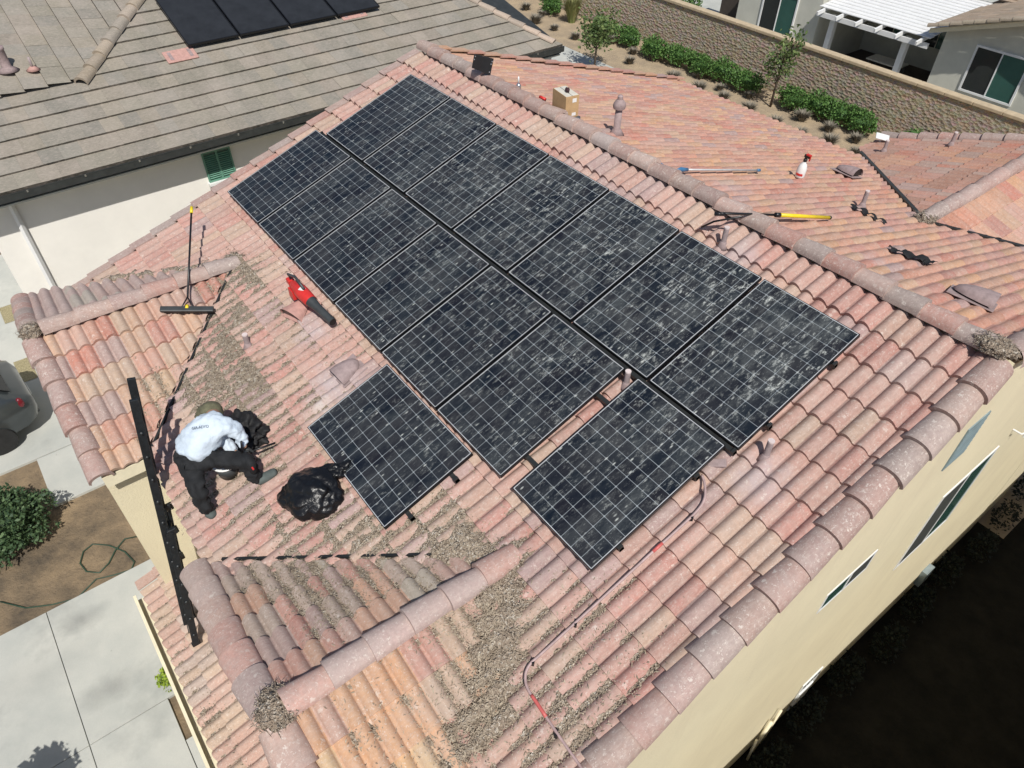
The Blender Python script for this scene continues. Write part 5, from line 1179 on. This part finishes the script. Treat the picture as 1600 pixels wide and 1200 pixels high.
# vents on its roof
def flush(x, y, lb):
    p = NB.hit(x, y, .045); t = thing('roof_vent', p, lb, 'roof vent', 'flush pink vents on the grey roof'); T = frame_at(p, NB.n, NB.u)
    mb = MB(T); mb.box((0, 0, 0), (.62, .36, .03)); mb.build('vent_plate', 'vent_pink', t, bevel=.012)
    mb = MB(T); mb.box((-.20, 0, .017), (.07, .24, .006)); mb.box((.20, 0, .017), (.07, .24, .006)); mb.build('vent_slot', 'vent_paint', t)
flush(282, 86, 'flush pink roof vent below the left end of the dark panels on the grey roof'); flush(550, 21, 'flush pink roof vent below the right end of the dark panels on the grey roof')
XP = lambda x, y, h: XL.hit(x, y, h)
p = XP(12, 108, .05); t = thing('flue_vent', p, 'pinkish flue pipe on the grey roof at the left edge', 'vent'); T = Matrix.Translation(p)
mb = MB(T); mb.lathe([(.20, -.02), (.10, .03), (.085, .06), (.08, .34), (.09, .35), (.09, .40), (.07, .40)], 18); mb.build('flue_pipe', 'vent_paint', t, smooth=True)
p = XP(52, 108, .05); t = thing('vent_pipe', p, 'thin vent pipe with pink flashing on the grey roof', 'vent pipe', 'plumbing vent pipes on the roofs'); T = Matrix.Translation(p)
mb = MB(T); mb.lathe([(.022, 0), (.022, .22)], 12); mb.build('pipe', 'pipe', t, smooth=True); mb = MB(T); mb.lathe([(.13, -.01), (.04, .05)], 14); mb.build('flashing', 'vent_pink', t, smooth=True)
# dark solar panels on its roof
ys_ = [-1.30, -.19, .95, 2.09, 3.20]
b0_ = NB.ab(NB.hit(290, 72, .15))[1]
for k in range(4):
    T = frame_at(NB.pt((ys_[k] + ys_[k + 1]) / 2, b0_ - .84, .14), NB.n, NB.u); t = thing('solar_panel', NB.pt((ys_[k] + ys_[k + 1]) / 2, b0_ - .84, .14), 'all-black solar panel on the grey roof, %s from the left' % ordn[k], 'solar panel', 'black panels on the grey roof')
    wd = ys_[k + 1] - ys_[k] - .03
    mb = MB(T)
    for (x, y, a_, b_) in ((0, .83, wd, .02), (0, -.83, wd, .02), (-wd / 2 + .01, 0, .02, 1.64), (wd / 2 - .01, 0, .02, 1.64)): mb.box((x, y, 0), (a_, b_, .045))
    mb.build('frame', 'black_frame', t); mb = MB(T); mb.box((0, 0, .005), (wd - .04, 1.64, .02)); mb.build('glass', pm('black_panel_glass_%d' % k, (.018, .020, .024), .55, var=.2, scale=3), t)
    mb = MB(T)
    if True: mb.bar((-wd / 2 + .02, -.5, -.05), (wd / 2 - .02, -.5, -.05), .04, .04); mb.bar((-wd / 2 + .02, .5, -.05), (wd / 2 - .02, .5, -.05), .04, .04)
    mb.build('rail', 'black_frame', t)

# ------------------------------------------------------------ car on the neighbour's drive
car = thing('car', (-5.75, -9.4, GZ), 'grey car parked on the concrete drive, only its rear corner in view', 'car')
Tc = Matrix.Translation((-5.60, -9.12, GZ + .056)) @ Matrix.Rotation(R(4), 4, 'Z')
# section stations along y (rear at +y): (y, halfwidth, z_sill, z_belt, z_roof, roof halfwidth)
st = [(-2.25, .72, .38, .66, .70, .60), (-2.1, .84, .28, .78, .82, .66), (-1.4, .91, .24, .92, .97, .70), (-.9, .92, .24, .98, 1.04, .72), (-.35, .93, .24, 1.0, 1.42, .62), (.3, .93, .24, 1.01, 1.49, .62), (1.0, .93, .25, 1.03, 1.48, .61), (1.55, .92, .27, 1.05, 1.40, .58), (1.95, .89, .32, 1.03, 1.14, .60), (2.18, .80, .40, .95, .99, .62), (2.27, .64, .48, .82, .84, .5)]
mb = MB(Tc); rings = []
for (y, hw, zs, zb, zt, rw) in st:
    half = [(hw * .80, zs), (hw * .97, zs + .05), (hw, (zs + zb) / 2), (hw * .97, zb), (rw + (hw * .97 - rw) * .35, zb + (zt - zb) * .6), (rw, zt - .02), (rw * .6, zt), (0, zt + .01)]
    rings.append([mb.v((x, y, z)) for x, z in half] + [mb.v((-x, y, z)) for x, z in half[:-1][::-1]])
for a, b in zip(rings, rings[1:]):
    for k in range(len(a)): mb.face([a[k], a[(k + 1) % len(a)], b[(k + 1) % len(b)], b[k]])
mb.face(rings[0]); mb.face(rings[-1]); ob = mb.build('body', 'car_paint', car, smooth=True, autos=.9)
mb = MB(Tc)
def quadstrip(A):
    vs = [mb.v(p) for p in A]; mb.face(vs)
mb.prism([(-.52, 1.60, 1.41), (.52, 1.60, 1.41), (.62, 1.97, 1.15), (-.62, 1.97, 1.15)], (0, .012, .016)); mb.build('rear_window', 'car_glass', car)
mb = MB(Tc); mb.prism([(.945, -.3, 1.03), (.945, 1.35, 1.08), (.70, 1.2, 1.42), (.68, -.1, 1.42)], (.012, 0, .01)); mb.build('side_window', 'car_glass', car)
for sg in (-1, 1):
    mb = MB(Tc); mb.blob((sg * .79, 2.03, .93), .095, 3, .05, 1, 1, (.8, .8, 1.3)); mb.build('taillight', 'tail_red', car, smooth=True)
    for y in (-1.45, 1.35):
        mb = MB(Tc @ Matrix.Translation((sg * .86, y, .32)) @ Matrix.Rotation(math.pi / 2, 4, 'Y')); mb.lathe([(.20, -.11), (.32, -.10), (.335, 0), (.32, .10), (.20, .11)], 24); wh = mb.build('wheel', 'tyre', car, smooth=True, autos=.7)
        mb = MB(Tc @ Matrix.Translation((sg * .86, y, .32)) @ Matrix.Rotation(math.pi / 2, 4, 'Y')); mb.lathe([(.001, -.10), (.20, -.105), (.20, .105), (.001, .10)], 16); mb.build('rim', 'rim', wh, smooth=True, autos=.5)
mb = MB(Tc); mb.box((0, 2.265, .62), (.46, .02, .17)); mb.build('license_recess', 'dark_grey', car); mb = MB(Tc); mb.box((0, 2.28, .62), (.32, .012, .13)); mb.build('license_plate', 'paper_white', car)
mb = MB(Tc); mb.box((0, 2.20, .42), (1.2, .12, .10)); mb.build('bumper', 'dark_grey', car, bevel=.03)

# ------------------------------------------------------------ stone wall and the house behind it
wy = 21.35
wl = thing('stone_wall', (-5, wy, GZ), 'long tan split-face block wall with smooth cap behind the hedge', 'wall')
mb = MB(); mb.box((-14, wy + .12, GZ + .98), (60, .24, 1.96)); mb.build('wall_face', 'block', wl)
mb = MB()
for k in range(60):
    x = -43.5 + k; mb.box((x, wy + .12, GZ + 2.02), (.992, .36, .12))
mb.build('wall_cap', 'cap_stone', wl, bevel=.02)
sheet('far_yard', [(-45, 21.7), (20, 21.7), (20, 60), (-45, 60)], GZ + .02, 'concrete')
h3 = thing('house', (-6, 27, GZ), 'grey-green stucco house with white patio cover behind the stone wall', 'house')
Y3 = 24.5
mb = MB(); mb.box(((-12.45 - 8.3) / 2, Y3 + 3, (GZ - 4.4) / 2), (4.15, 6, -GZ - 4.4)); mb.build('wall', 'stucco_grey', h3)
mb = MB(); mb.prism([(-3.05, Y3, GZ), (3.2, Y3, GZ), (3.2, Y3, -4.55), (-.1, Y3, -3.5), (-3.05, Y3, -4.5)], (0, 6, 0)); mb.build('wall', 'stucco_grey', h3)
mb = MB(); mb.box((-5.7, Y3 + 4.2, (GZ - 4.6) / 2), (5.4, .2, -GZ - 4.6)); mb.build('wall', 'stucco_grey', h3)
window(Y3, -11.12, -9.47, -6.62, -5.05, h3, axis='y', out=-1, panes=('glass_dark', 'glass_green'), fw=.07)
window(Y3, -1.76, .04, -6.35, -4.87, h3, axis='y', out=-1, panes=('glass_dark', 'glass_green'), fw=.07)
window(Y3 + 4.1, -7.6, -6.4, -6.6, -5.3, h3, axis='y', out=-1, panes=('glass_dark', 'glass_green'), frame='stucco_grey', fw=.06)
window(Y3 + 4.1, -5.6, -4.4, -6.6, -5.3, h3, axis='y', out=-1, panes=('glass_dark', 'glass_green'), frame='stucco_grey', fw=.06)
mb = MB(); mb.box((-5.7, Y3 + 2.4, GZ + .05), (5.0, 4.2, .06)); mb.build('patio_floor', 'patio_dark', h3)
# patio cover
pc = MB(); zc = -5.05; n = 22
x0c, x1c = -8.15, -3.35; yf, yb = 23.95, 28.4; zb_ = zc + .55
for k in range(15):
    y = yf + .1 + (yb - yf - .2) * (k + .5) / 15; z = zc + (zb_ - zc) * (y - yf) / (yb - yf) + .10; pc.box(((x0c + x1c) / 2, y, z), (x1c - x0c, .294, .03))
pc.build('cover_slats', 'white', h3)
pc = MB()
for k in range(6):
    x = x0c + .25 + k * (x1c - x0c - .5) / 5; pc.bar((x, yf - .35, zc - .03), (x, yb, zb_), .07, .14)
pc.build('rafters', 'white', h3)
pc = MB(); pc.box(((x0c + x1c) / 2, yf + .15, zc - .16), (x1c - x0c, .10, .18)); pc.build('beam', 'white', h3)
for x in (-7.65, -4.42):
    pc = MB(); pc.box((x, 24.6, (GZ + zc - .2) / 2), (.22, .22, zc - .2 - GZ)); pc.build('post', 'white', h3)
# its roofs
t3 = .33; c3 = 1 / math.hypot(1, t3)
RG = Slope((-.0, 0, -3.35), (0, 1, 0), (-c3, 0, -t3 * c3)); tiled('roof', RG, 23.9, 34, 0, 3.5 / c3, [(.33, .25, .18), (.30, .235, .17), (.36, .27, .19)], 'roof_beige', h3, roll=.34, course=.38, flat=True, seed=41)
RG2 = Slope((0, 0, -3.35), (0, 1, 0), (c3, 0, -t3 * c3)); tiled('roof', RG2, 23.9, 34, 0, 3.5 / c3, [(.33, .25, .18), (.30, .235, .17), (.36, .27, .19)], 'roof_beige', h3, roll=.34, course=.38, flat=True, seed=42)
RB = Slope((0, 34.5, -2.15), (1, 0, 0), (0, -c3, -t3 * c3)); tiled('roof', RB, -13.2, -1.5, 0, 6.3 / c3, [(.42, .31, .21), (.38, .285, .20), (.45, .33, .23)], 'roof_beige', h3, roll=.34, course=.38, flat=True, seed=43)
caps('rake_cap', RG.pt(23.88, 3.5 / c3, .0), RG.pt(23.88, .05, .0), RG.n, [(.33, .28, .21), (.30, .25, .19)], h3, r=.10, L=.4, mat='roof_beige', seed=44)
mb = MB(); mb.prism([(-3.45, 23.95, -4.58), (0, 23.95, -3.44), (3.4, 23.95, -4.58), (3.4, 23.95, -4.74), (0, 23.95, -3.60), (-3.45, 23.95, -4.74)], (0, .06, 0)); mb.build('fascia', 'trim', h3)
# patio furniture in the shade
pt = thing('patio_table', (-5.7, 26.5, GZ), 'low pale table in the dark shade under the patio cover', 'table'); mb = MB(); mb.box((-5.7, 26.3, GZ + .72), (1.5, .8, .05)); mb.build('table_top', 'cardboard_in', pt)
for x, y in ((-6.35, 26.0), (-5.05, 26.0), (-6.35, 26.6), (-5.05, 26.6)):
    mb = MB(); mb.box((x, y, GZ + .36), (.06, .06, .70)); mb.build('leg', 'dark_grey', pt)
# beyond, top centre
b4 = thing('shed', (-15.2, 27, GZ), 'dark brown shed wall beyond the stone wall beside the grey-green house', 'shed'); mb = MB(); mb.box((-14.0, 26.5, GZ + 1.2), (1.6, .4, 2.4)); mb.build('wall', 'patio_dark', b4); mb = MB(); mb.box((-14.0, 26.5, GZ + 2.45), (1.9, .9, .08)); mb.build('roof', 'patio_dark', b4)
t, o = shrub('bush', (-15.3, 24.3, GZ), hm[1], 'rounded olive bush just beyond the stone wall, top centre', 'bush', stem=.9, sc_=(1.1, 1.3, 1.5))
t, o = shrub('bush', (2.1, 22.6, GZ), hm[2], 'olive bush just beyond the stone wall at the right edge', 'bush', stem=1.1, sc_=(1.1, 1.2, 1.7))

# neighbour on the right: out of the picture, its shade lies on the side yard
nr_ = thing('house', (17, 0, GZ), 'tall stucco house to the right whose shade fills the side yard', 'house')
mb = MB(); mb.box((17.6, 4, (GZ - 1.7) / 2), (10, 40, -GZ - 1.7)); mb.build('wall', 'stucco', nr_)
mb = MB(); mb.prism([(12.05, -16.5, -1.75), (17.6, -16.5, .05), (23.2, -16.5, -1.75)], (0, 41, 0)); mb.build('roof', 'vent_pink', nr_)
